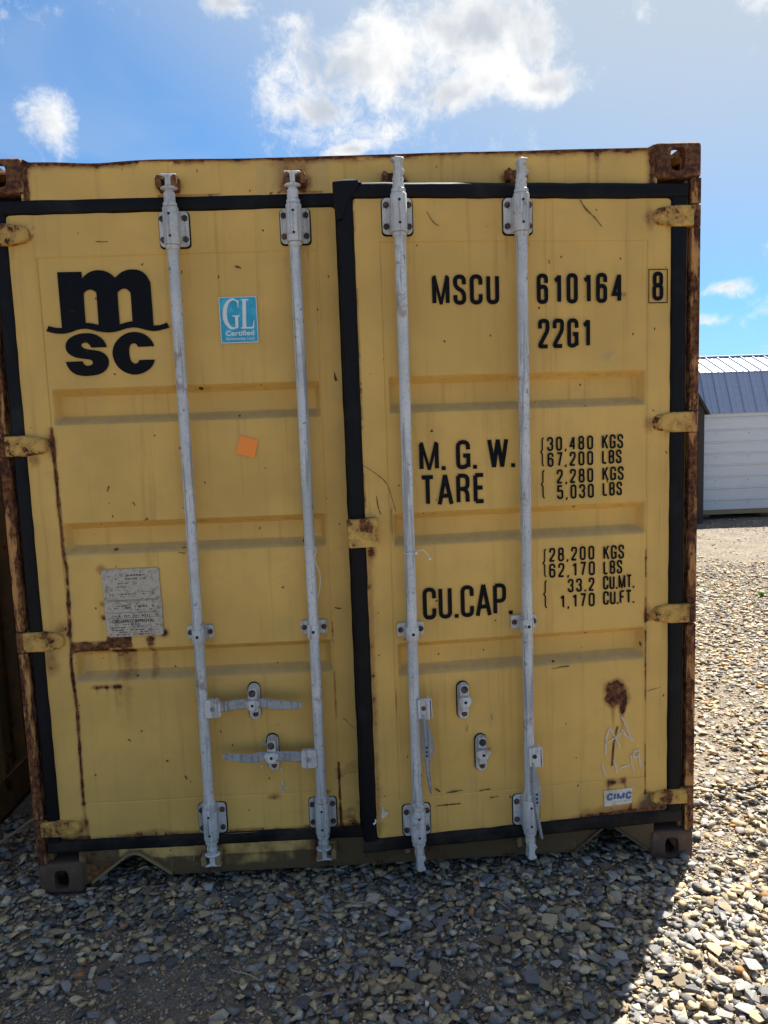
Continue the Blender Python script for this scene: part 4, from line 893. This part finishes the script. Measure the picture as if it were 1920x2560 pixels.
# scratches and scrapes
SCR = [(doorR, [(1.486, 2.3656), (1.502, 2.3382), (1.5149, 2.3234), (1.5273, 2.3208)], .0032), (doorR, [(2.0105, 2.403), (2.0306, 2.3714), (2.059, 2.3488), (2.0876, 2.3147)], .0055), (doorR, [(1.2454, 1.54), (1.2838, 1.5132), (1.3137, 1.4877), (1.3287, 1.464), (1.342, 1.41), (1.3497, 1.3796)], .0026),
       (doorR, [(1.2864, 1.4343), (1.2889, 1.3945), (1.2984, 1.3718)], .0035), (doorR, [(1.463, .3063), (1.5071, .3062), (1.5498, .3064)], .006), (doorR, [(2.2578, .6704), (2.2792, .6756), (2.3094, .6817)], .0028), (doorR, [(1.50, .352), (1.53, .354), (1.56, .357)], .005),
       (doorR, [(1.62, .348), (1.66, .351)], .006), (doorR, [(1.66, .318), (1.69, .320)], .005), (doorR, [(1.895, .783), (1.96, .788)], .004), (doorR, [(1.583, .60), (1.578, .575)], .003), (doorR, [(1.46, .372), (1.478, .358)], .006), (doorR, [(1.67, .628), (1.675, .612)], .003),
       (doorL, [(.355, 1.478), (.362, 1.498)], .005), (doorL, [(.478, 1.372), (.487, 1.380)], .006), (doorL, [(.44, 1.437), (.447, 1.425)], .007), (doorL, [(.84, 2.225), (.86, 2.219)], .007), (doorL, [(.38, 2.318), (.42, 2.317)], .003), (doorL, [(1.16, 1.86), (1.165, 1.83)], .008),
       (doorL, [(.36, .58), (.368, .570)], .006), (doorL, [(1.14, .62), (1.18, .575)], .003), (doorL, [(.555, .43), (.560, .415)], .006), (doorL, [(.49, .49), (.498, .49)], .006), (doorL, [(1.125, 1.03), (1.15, 1.027)], .005), (doorL, [(.60, 1.27), (.625, 1.272)], .005), (doorL, [(.585, 1.255), (.61, 1.25)], .004)]
for d_, p, w_ in SCR:
    q = fillet(p, .03) if len(p) > 2 else [(p[0][0] + (p[1][0] - p[0][0]) * t_ / 4 + (random.random() - .5) * .002, p[0][1] + (p[1][1] - p[0][1]) * t_ / 4 + (random.random() - .5) * .002) for t_ in range(5)]
    MB().ribbon(q, [w_ * (.35 + .9 * random.random() * math.sin(math.pi * (i + .4) / (len(q) + .2)) ** .5) for i in range(len(q))], YD - .0002).build('scratch', M['scratch'], d_)

# --- loose seal tie and string on the bars
def curve_pts(P, n=5):
    out = []
    for i in range(len(P) - 1):
        p0, p1, p2, p3 = (Vector(P[min(max(i + k, 0), len(P) - 1)]) for k in (-1, 0, 1, 2))
        for q in range(n): t_ = q / n; out.append(.5 * ((2 * p1) + (p2 - p0) * t_ + (2 * p0 - 5 * p1 + 4 * p2 - p3) * t_ ** 2 + (3 * p1 - p0 - 3 * p2 + p3) * t_ ** 3))
    return out + [Vector(P[-1])]
ring = lambda x, z, tilt=0: [(x + .0198 * math.cos(a), RY + .0198 * math.sin(a), z + tilt * math.cos(a)) for a in [2 * math.pi * q / 20 for q in range(21)]]
tie = MB(); tie.tube(ring(1.387, 1.2415), .0017, 6); tie.box(1.402, 1.410, RY - .022, RY - .014, 1.238, 1.246)
tie.tube(curve_pts([(1.405, RY - .018, 1.243), (1.415, RY - .026, 1.251), (1.428, RY - .028, 1.252), (1.442, RY - .026, 1.237), (1.451, RY - .024, 1.222)]), .0014, 6)
tie.box(1.447, 1.455, RY - .027, RY - .021, 1.217, 1.223)
tag(ajar(tie.build('cable_tie', M['tie'])), 'white plastic tie looped round the third locking bar', 'cable tie')
st = MB(); st.tube(ring(1.05, 1.262), .0015, 6)
st.tube(curve_pts([(1.069, RY - .006, 1.261), (1.068, RY - .012, 1.24), (1.069, RY - .012, 1.21), (1.079, RY - .014, 1.18), (1.083, RY - .010, 1.15), (1.078, RY - .008, 1.11), (1.070, RY - .008, 1.082)]), .0011, 6)
st.tube(curve_pts([(1.069, RY - .006, 1.261), (1.074, RY - .012, 1.25), (1.070, RY - .012, 1.235), (1.066, RY - .008, 1.225)]), .0011, 6)
tag(st.build('string', M['tie']), 'thin pale string hanging from the second locking bar', 'string')

# ------------------------------------------------------------------ neighbouring container on the left
skip = {'lettering', 'check_digit_frame', 'brace_mark', 'logo_letter', 'logo_wave', 'decal', 'decal_field', 'decal_letters', 'orange_sticker', 'data_plate', 'plate_lettering', 'sticker', 'sticker_letters', 'chalk_mark', 'torn_paper', 'scratch', 'torn_gasket'}
base = lambda o: o.name.split('.')[0]
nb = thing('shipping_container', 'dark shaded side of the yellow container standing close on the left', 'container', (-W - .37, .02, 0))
def copy_tree(o, parent):
    if base(o) in skip: return
    c = o.copy(); COL.objects.link(c); c.parent = parent
    if 'label' in c: del c['label']
    if base(o) in ('side_wall', 'bottom_rail', 'top_rail'): c.material_slots[0].link = 'OBJECT'; c.material_slots[0].material = M['gapshade']
    for ch in list(o.children): copy_tree(ch, c)
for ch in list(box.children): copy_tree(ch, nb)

# ------------------------------------------------------------------ white metal shed and dark shed in the background
def ribbed(name, base_c, rough=.45):
    def f(n, b):
        s_ = n.noise(n.vec('MULTIPLY', n.P, (3, 3, 14)), 1.5, 4)
        setb(n, b, n.mix(n.ramp(s_, .3, .7), tuple(x * .93 for x in base_c), base_c), rough, spec=.5)
    return mat(name, f)
M['shedwall'] = ribbed('white_steel_siding', (.66, .68, .70)); M['shedroof'] = ribbed('blue_grey_steel_roof', (.34, .39, .51), .36)
M['shedtrim'] = ribbed('light_steel_trim', (.6, .62, .64)); M['wood'] = mat('treated_lumber', lambda n, b: setb(n, b, n.mix(n.noise(n.vec('MULTIPLY', n.P, (4, 30, 30)), 1, 4), (.24, .17, .09), (.34, .25, .14)), .8))
M['dark'] = mat('dark_brown_siding', lambda n, b: setb(n, b, n.mix(n.noise(n.vec('MULTIPLY', n.P, (3, 3, 30)), 1, 4), (.022, .018, .017), (.034, .028, .026)), .7))
M['screw'] = mat('zinc_screw', lambda n, b: setb(n, b, (.12, .12, .13), .5))
AX, AY = 6.58, 9.08
shed = thing('shed', 'white metal shed with a blue-grey gambrel roof on the gravel', 'shed', (AX, AY, 0))
L_ = 4.2; DP = 1.96
edges = [.141, .319, .503, .688, .870, 1.049, 1.231, 1.419, 1.613, 1.712]
for a, b_ in zip(edges, edges[1:]):
    prof = [(0, a + .001), (0, b_ - .036), (-.016, b_ - .026), (-.016, b_ - .012), (0, b_ - .004), (0, b_ - .001)]
    if b_ - a < .12: prof = [(0, a + .001), (-.008, a + .03), (-.008, a + .05), (0, b_ - .001)]
    mb = MB(); vs = []
    for y, z in prof: vs += [(0, y, z), (L_, y, z)]
    for y, z in prof[::-1]: vs += [(0, .012, z), (L_, .012, z)]
    n = len(vs) // 2; mb.add(vs, [(2 * i, 2 * i + 1, (2 * i + 3) % len(vs), (2 * i + 2) % len(vs)) for i in range(n)] + [tuple(range(0, len(vs), 2))[::-1], tuple(range(1, len(vs), 2))])
    o = mb.build('wall_panel', M['shedwall'], shed); bm = bmesh.new(); bm.from_mesh(o.data); bmesh.ops.recalc_face_normals(bm, faces=bm.faces); bm.to_mesh(o.data); bm.free()
scr = MB()
for z in (.30, .66, 1.03, 1.40):
    for q in range(6): scr.bolt(.32 + q * .53, z - .05, -.001, .008, .004, 6)
scr.build('screws', M['screw'], shed)
MB().box(0.003, L_ - .003, .006, .05, .066, .139).build('floor_skid', M['wood'], shed)
MB().box(.01, L_ - .01, .10, DP - .02, .075, .135).build('shed_floor', M['wood'], shed)
for x in (.05, 1.2, 2.4, 3.6): MB().box(x, x + .3, .25, .5, -.02, .074).build('block', M['wood'], shed)
gam = [(0, .07), (0, 1.70), (.27, 2.30), (DP / 2, 2.585), (DP - .27, 2.30), (DP, 1.70), (DP, .07)]
for x in (.004, L_ - .024):
    mb = MB(); mb.add([(x, y, z) for y, z in gam] + [(x + .02, y, z) for y, z in gam], [tuple(range(7)), tuple(range(13, 6, -1))] + [(i, (i + 1) % 7, (i + 1) % 7 + 7, i + 7) for i in range(7)])
    o = mb.build('gable_wall', M['shedwall'], shed); bm = bmesh.new(); bm.from_mesh(o.data); bmesh.ops.recalc_face_normals(bm, faces=bm.faces); bm.to_mesh(o.data); bm.free()
MB().box(.03, L_ - .03, DP - .012, DP, .14, 1.70).build('back_wall', M['shedwall'], shed)
pitchw = .2
slopes = [((-.035, 1.665), (.255, 2.315), 0), ((.240, 2.322), (DP / 2, 2.612), 1), ((DP + .035, 1.665), (DP - .255, 2.315), 0), ((DP - .240, 2.322), (DP / 2, 2.612), 1)]
def roof_panel_mesh(a, b_):
    d = Vector((b_[0] - a[0], b_[1] - a[1])).normalized(); nrm = Vector((-d.y, d.x)); 
    if nrm.y < 0: nrm = -nrm
    prof = [(0, 0), (.072, 0), (.080, .006), (.10, .006), (.108, 0), (.178, 0), (.185, .022), (.197, .022), (pitchw - .0005, .004)]
    mb = MB(); vs = []
    for u, h_ in prof: vs += [(u, a[0] + nrm.x * h_, a[1] + nrm.y * h_), (u, b_[0] + nrm.x * h_, b_[1] + nrm.y * h_)]
    n = len(prof); mb.add(vs, [(2 * i, 2 * i + 2, 2 * i + 3, 2 * i + 1) for i in range(n - 1)])
    return mb
for a, b_, up_ in slopes:
    first = None
    for i in range(int((L_ + .1) / pitchw)):
        if first is None: o = first = roof_panel_mesh(a, b_).build('roof_panel', M['shedroof'], shed)
        else: o = first.copy(); COL.objects.link(o)
        o.location.x = -.03 + i * pitchw
MB().prism([(-.03, 2.606), (L_ + .07, 2.606), (L_ + .07, 2.632), (-.03, 2.632)], DP / 2 - .06, DP / 2 + .06).build('ridge_cap', M['shedroof'], shed, bev=.01)
MB().box(-.002, L_ + .002, -.020, -.004, 1.655, 1.70).build('eave_trim', M['shedtrim'], shed)
dk = thing('shed', 'dark brown shed end with steep eave glimpsed behind the container edge', 'shed', (6.50, 8.66, 0))
WD, DD = 2.3, 2.4
for i in range(13):
    z = .03 + i * .1385
    if z > 1.76: break
    mb = MB(); mb.add([(-WD, -.012, z), (-.005, -.012, z), (-.005, 0, z + .138), (-WD, 0, z + .138), (-WD, .02, z), (-.005, .02, z), (-.005, .02, z + .138), (-WD, .02, z + .138)],
                      [(0, 1, 2, 3), (5, 4, 7, 6), (1, 0, 4, 5), (2, 1, 5, 6), (3, 2, 6, 7), (0, 3, 7, 4)])
    mb.build('siding_board', M['dark'], dk)
MB().box(-.085, .004, -.020, -.013, .0, 1.80).build('corner_board', M['dark'], dk)
gd = [(-WD, 1.72), (0.0, 1.72), (-.33, 2.30), (-WD / 2, 2.66), (-WD + .33, 2.30)]
MB().prism(gd, .0, .02).build('gable_wall', M['dark'], dk)
MB().box(-.02, 0, .022, DD, .05, 1.72).build('side_wall', M['dark'], dk); MB().box(-WD, -WD + .02, .022, DD, .05, 1.72).build('side_wall', M['dark'], dk); MB().box(-WD, 0, DD, DD + .02, .05, 1.72).build('back_wall', M['dark'], dk)
for p in ([(.075, 1.655), (.060, 1.70), (-.31, 2.33), (-.325, 2.29), (.035, 1.675)], [(-.31, 2.335), (-WD / 2, 2.70), (-WD / 2, 2.66), (-.325, 2.295)]):
    for mir in (0, 1):
        q = [(-WD - x, z) if mir else (x, z) for x, z in p]
        MB().prism(q, -.06, DD + .08).build('roof_slope', M['dark'], dk)

# ------------------------------------------------------------------ gravel
PAL = np.array([(.125, .122, .12), (.195, .19, .185), (.27, .262, .25), (.37, .355, .335), (.31, .25, .165), (.41, .325, .20), (.49, .39, .245), (.55, .47, .345), (.22, .165, .115), (.38, .20, .085), (.20, .20, .21)])
PW = np.array([12, 15, 13, 8, 14, 14, 10, 6, 6, 1.8, 8]); PW = PW / PW.sum()
def stone_proto(seed, npts, flat):
    rg = np.random.default_rng(seed); p = rg.normal(size=(npts, 3)); p /= np.linalg.norm(p, axis=1)[:, None]
    p = np.sign(p) * np.abs(p) ** .6; p *= rg.uniform(.78, 1.05, (npts, 1)) * np.array([1, rg.uniform(.55, .9), 1]); p[:, 2] = np.clip(p[:, 2], -.55, .55) * flat * 1.35; p[:, 2] += p[:, 0] * rg.uniform(-.12, .12)
    bm = bmesh.new(); [bm.verts.new(v) for v in p]; bmesh.ops.convex_hull(bm, input=bm.verts); 
    for v in [v for v in bm.verts if not v.link_faces]: bm.verts.remove(v)
    bmesh.ops.triangulate(bm, faces=bm.faces); bmesh.ops.recalc_face_normals(bm, faces=bm.faces); bm.verts.index_update()
    V = np.array([v.co[:] for v in bm.verts]); F = np.array([[v.index for v in f_.verts] for f_ in bm.faces]); bm.free(); return V, F
protos = [stone_proto(100 + i, 10 + i % 4, [.22, .30, .40, .18][i % 4]) for i in range(28)]
shards = [stone_proto(200 + i, 10 + i % 4, [.19, .25, .33, .16][i % 4]) for i in range(24)]
grits = [stone_proto(300 + i, 7, .6) for i in range(10)]
def stone_mat(n, b, col):
    P = n.P
    v = n.noise(P, 70, 3, .65); c = n.mix(n.ramp(v, .3, .75), n.mix(1.0, col, (.72, .72, .74), 'MULTIPLY'), n.mix(1.0, col, (1.22, 1.2, 1.16), 'MULTIPLY'))
    setb(n, b, c, .82, spec=.3, normal=bump(n, n.noise(P, 170, 3, .6), .0025, .8))
M['gravel'] = mat('crushed_stone', lambda n, b: stone_mat(n, b, n.attr('col', 'Color')))
def f(n, b):
    oi = n.new('ShaderNodeObjectInfo'); stone_mat(n, b, n.colramp(oi.outputs['Random'], [(i / len(PAL), tuple(c)) for i, c in enumerate(PAL[[0, 4, 1, 5, 2, 10, 6, 3, 8, 7, 1]])], True))
M['stone'] = mat('crushed_stone_large', f)
CAMP = np.array([1.2279, -2.6263])
def coarse_mask(x, y):
    d = .22 + 1.0 * fbm(x + 60, y + 60, 1.9, 71, 3)
    for cx, cyy, rx, ry, a in ((.66, -.46, .26, .09, .62), (.28, -.62, .36, .12, .42), (1.56, -.56, .20, .10, .62), (1.75, -.85, .4, .14, .4), (-.1, -.35, .35, .25, .4), (2.75, .1, .25, .3, .5), (5.6, 6.9, 2.5, 1.6, .95), (2.5, -.05, .2, .12, .5)):
        d = d - a * np.exp(-(((x - cx) / rx) ** 2 + ((y - cyy) / ry) ** 2))
    for cx, cyy, rx, ry, a in ((1.35, -.10, 1.2, .16, .45), (1.15, -.62, .35, .25, .4), (2.0, -.3, .4, .2, .3), (4.2, 3.0, 1.4, 1.4, .5)):
        d = d + a * np.exp(-(((x - cx) / rx) ** 2 + ((y - cyy) / ry) ** 2))
    return np.clip(d, .03, 1)
def in_box(x, y): return ((x > .02) & (x < W - .02) & (y > .55)) | ((x < -.39) & (x > -2.8) & (y > .3)) | ((y > 9.2) & (x > 6.5)) | ((y > 8.8) & (x < 6.5) & (x > 4.2)) | (np.abs(x - .081) < .085) & (y > -.01) & (y < .2) | (np.abs(x - (W - .081)) < .085) & (y > -.01) & (y < .2)
def scatter(n, xr, yr, smin, smax, powr, protoset, maskf=None, keep=None, lift=0.0):
    x = rng.uniform(*xr, n); y = rng.uniform(*yr, n); k_ = ~in_box(x, y)
    if maskf is not None: k_ &= rng.random(n) < maskf(x, y)
    if keep is not None: k_ &= keep(x, y)
    x, y = x[k_], y[k_]; m_ = len(x); s_ = smin + (smax - smin) * rng.random(m_) ** powr
    yaw_ = rng.uniform(0, 6.283, m_); tx = rng.normal(0, .15, m_); ty = rng.normal(0, .15, m_); steep = rng.random(m_) < .07; tx[steep] += rng.uniform(-.8, .8, steep.sum())
    z = height(x, y) + s_ * rng.uniform(.0, .26, m_) + lift * rng.random(m_) ** 2
    return x, y, z, s_, yaw_, tx, ty, rng.integers(0, len(protoset), m_), PAL[rng.choice(len(PAL), m_, p=PW)] * rng.uniform(.88, 1.22, (m_, 1)) * np.array([1.03, 1.0, .93])
def mats(yaw_, tx, ty):
    c, s_ = np.cos(yaw_), np.sin(yaw_); Rz = np.zeros((len(c), 3, 3)); Rz[:, 0, 0] = c; Rz[:, 0, 1] = -s_; Rz[:, 1, 0] = s_; Rz[:, 1, 1] = c; Rz[:, 2, 2] = 1
    a, b_ = np.cos(tx), np.sin(tx); Rx = np.zeros_like(Rz); Rx[:, 0, 0] = 1; Rx[:, 1, 1] = a; Rx[:, 1, 2] = -b_; Rx[:, 2, 1] = b_; Rx[:, 2, 2] = a
    a, b_ = np.cos(ty), np.sin(ty); Ry = np.zeros_like(Rz); Ry[:, 1, 1] = 1; Ry[:, 0, 0] = a; Ry[:, 0, 2] = b_; Ry[:, 2, 0] = -b_; Ry[:, 2, 2] = a
    return Rx @ Ry @ Rz
VV, FF, CC = [], [], []; off = [0]
def emit(data, protoset):
    x, y, z, s_, yaw_, tx, ty, pi, col = data; Rm = mats(yaw_, tx, ty)
    for k_ in range(len(protoset)):
        V, F = protoset[k_]; q = np.where(pi == k_)[0]
        if not len(q): continue
        P = np.einsum('nij,vj->nvi', Rm[q], V) * s_[q][:, None, None] + np.stack([x[q], y[q], z[q]], -1)[:, None]
        VV.append(P.reshape(-1, 3)); FF.append((F[None] + (np.arange(len(q)) * len(V))[:, None, None] + off[0]).reshape(-1, 3)); CC.append(np.repeat(col[q], len(V), 0)); off[0] += len(q) * len(V)
view = lambda x, y: (np.arctan2(x - CAMP[0], y - CAMP[1]) > .36) & (np.arctan2(x - CAMP[0], y - CAMP[1]) < .62)
near1 = scatter(34000, (-.7, 3.3), (-1.5, .55), .007, .030, 1.7, protos, coarse_mask, None, .022)
# the largest near stones become pieces of their own
vis = (near1[0] > .15) & (near1[0] < 2.6) & (near1[1] > -.85) & (near1[1] < .02)
order = np.argsort(-(near1[3] * vis)); big = order[:300]; rest = np.setdiff1d(np.arange(len(near1[0])), big)
pm_ = []
for V, F in protos[:14]:
    me = bpy.data.meshes.new('stone'); me.from_pydata(V.tolist(), [], F.tolist()); me.materials.append(M['stone']); me.update(); pm_.append(me)
Rb = mats(near1[4][big], near1[5][big], near1[6][big])
for q, i in enumerate(big):
    o = bpy.data.objects.new('stone', pm_[i % 14]); COL.objects.link(o); o.parent = ground
    mtx = Matrix(Rb[q].tolist()).to_4x4() @ Matrix.Scale(float(near1[3][i]), 4); mtx.translation = (near1[0][i], near1[1][i], near1[2][i] + .002); o.matrix_local = mtx
emit(tuple(a[rest] for a in near1), protos)
emit(scatter(52000, (2.35, 6.8), (-1.2, 6.0), .008, .031, 2.0, shards, lambda x, y: coarse_mask(x, y) * .95, view, .008), shards)
emit(scatter(30000, (3.2, 9.0), (3.0, 9.1), .008, .026, 2.2, shards, lambda x, y: coarse_mask(x, y) * .7 + .05, view, .0), shards)
emit(scatter(26000, (-4.5, 9), (-6, 9), .012, .036, 2.0, protos, lambda x, y: coarse_mask(x, y) * .55, lambda x, y: ~view(x, y) & ~((x > -.7) & (x < 3.3) & (y > -1.5) & (y < .55)), .0), protos)
emit(scatter(38000, (-.3, 3.0), (-1.1, .35), .003, .0105, 2.0, grits, None, None, .0), grits)
emit(scatter(46000, (2.35, 6.5), (-1.0, 5.5), .003, .011, 1.8, grits, None, view, .0), grits)
gr = mesh_np('gravel', np.concatenate(VV), np.concatenate(FF), M['gravel'], ground, {'col': np.concatenate(CC)})
gr['kind'] = 'stuff'

# ------------------------------------------------------------------ small plants and dry stalks
M['weed'] = mat('green_leaf', lambda n, b: setb(n, b, n.mix(n.noise(n.P, 30, 3), (.10, .20, .03), (.20, .32, .06)), .6))
M['straw'] = mat('dry_straw', lambda n, b: setb(n, b, n.mix(n.noise(n.P, 40, 3), (.28, .22, .13), (.42, .35, .23)), .8))
def weed(x, y, h_, n, label, seed):
    rg = random.Random(seed); root = thing('weed', label, 'weed', (x, y, float(height(np.array([x]), np.array([y]))[0])), 0, 'weeds in the gravel')
    mb = MB()
    for i in range(n):
        a = rg.uniform(0, 6.28); l_ = h_ * rg.uniform(.5, 1.1); sp_ = rg.uniform(.3, .95); w_ = l_ * .13
        ca, sa = math.cos(a), math.sin(a); vs = []
        for t_ in (0, .35, .7, 1):
            rr = l_ * sp_ * t_; zz = l_ * (t_ * (1.15 - .55 * t_ * sp_)) * .8; ww = w_ * (math.sin(math.pi * min(.98, t_ * .85 + .12)) if t_ < 1 else .02)
            vs += [(ca * rr - sa * ww, sa * rr + ca * ww, zz), (ca * rr + sa * ww, sa * rr - ca * ww, zz)]
        mb.add(vs, [(0, 1, 3, 2), (2, 3, 5, 4), (4, 5, 7, 6)])
    mb.build('leaves', M['weed'], root)
weed(4.86, 3.95, .085, 20, 'largest green weed in the sunlit gravel at the right edge', 1)
weed(4.50, 3.98, .045, 10, 'small green weed in the gravel left of the largest weed', 2)
weed(4.56, 4.38, .04, 8, 'tiny green weed farthest back in the sunlit gravel', 3)
def stalk(P, r_, label):
    z = lambda x, y: float(height(np.array([x]), np.array([y]))[0])
    mb = MB(); mb.tube(curve_pts([(x, y, z(x, y) + d) for x, y, d in P]), r_, 6); tag(mb.build('dry_stalk', M['straw']), label, 'straw')
stalk([(-.30, .33, .03), (-.25, .40, .05), (-.18, .50, .07)], .006, 'pale stick in the dark gap beside the container')
stalk([(.765, -.43, .02), (.78, -.465, .03), (.82, -.475, .028), (.86, -.49, .02)], .0022, 'curved dry root on the bare dirt in front')
stalk([(.835, -.47, .02), (.86, -.50, .025), (.875, -.495, .02)], .0016, 'short dry twig beside the curved root')
stalk([(1.12, -.16, .03), (1.18, -.20, .045), (1.25, -.17, .035)], .0016, 'thin straw lying on stones below the second bar')
mb = MB(); mb.tube([(.566, -.002, .105), (.574, -.004, .13), (.578, -.001, .165)], .0016, 6); tag(mb.build('dry_stalk', M['straw']), 'straw blade leaning on the yellow sill beam', 'straw')
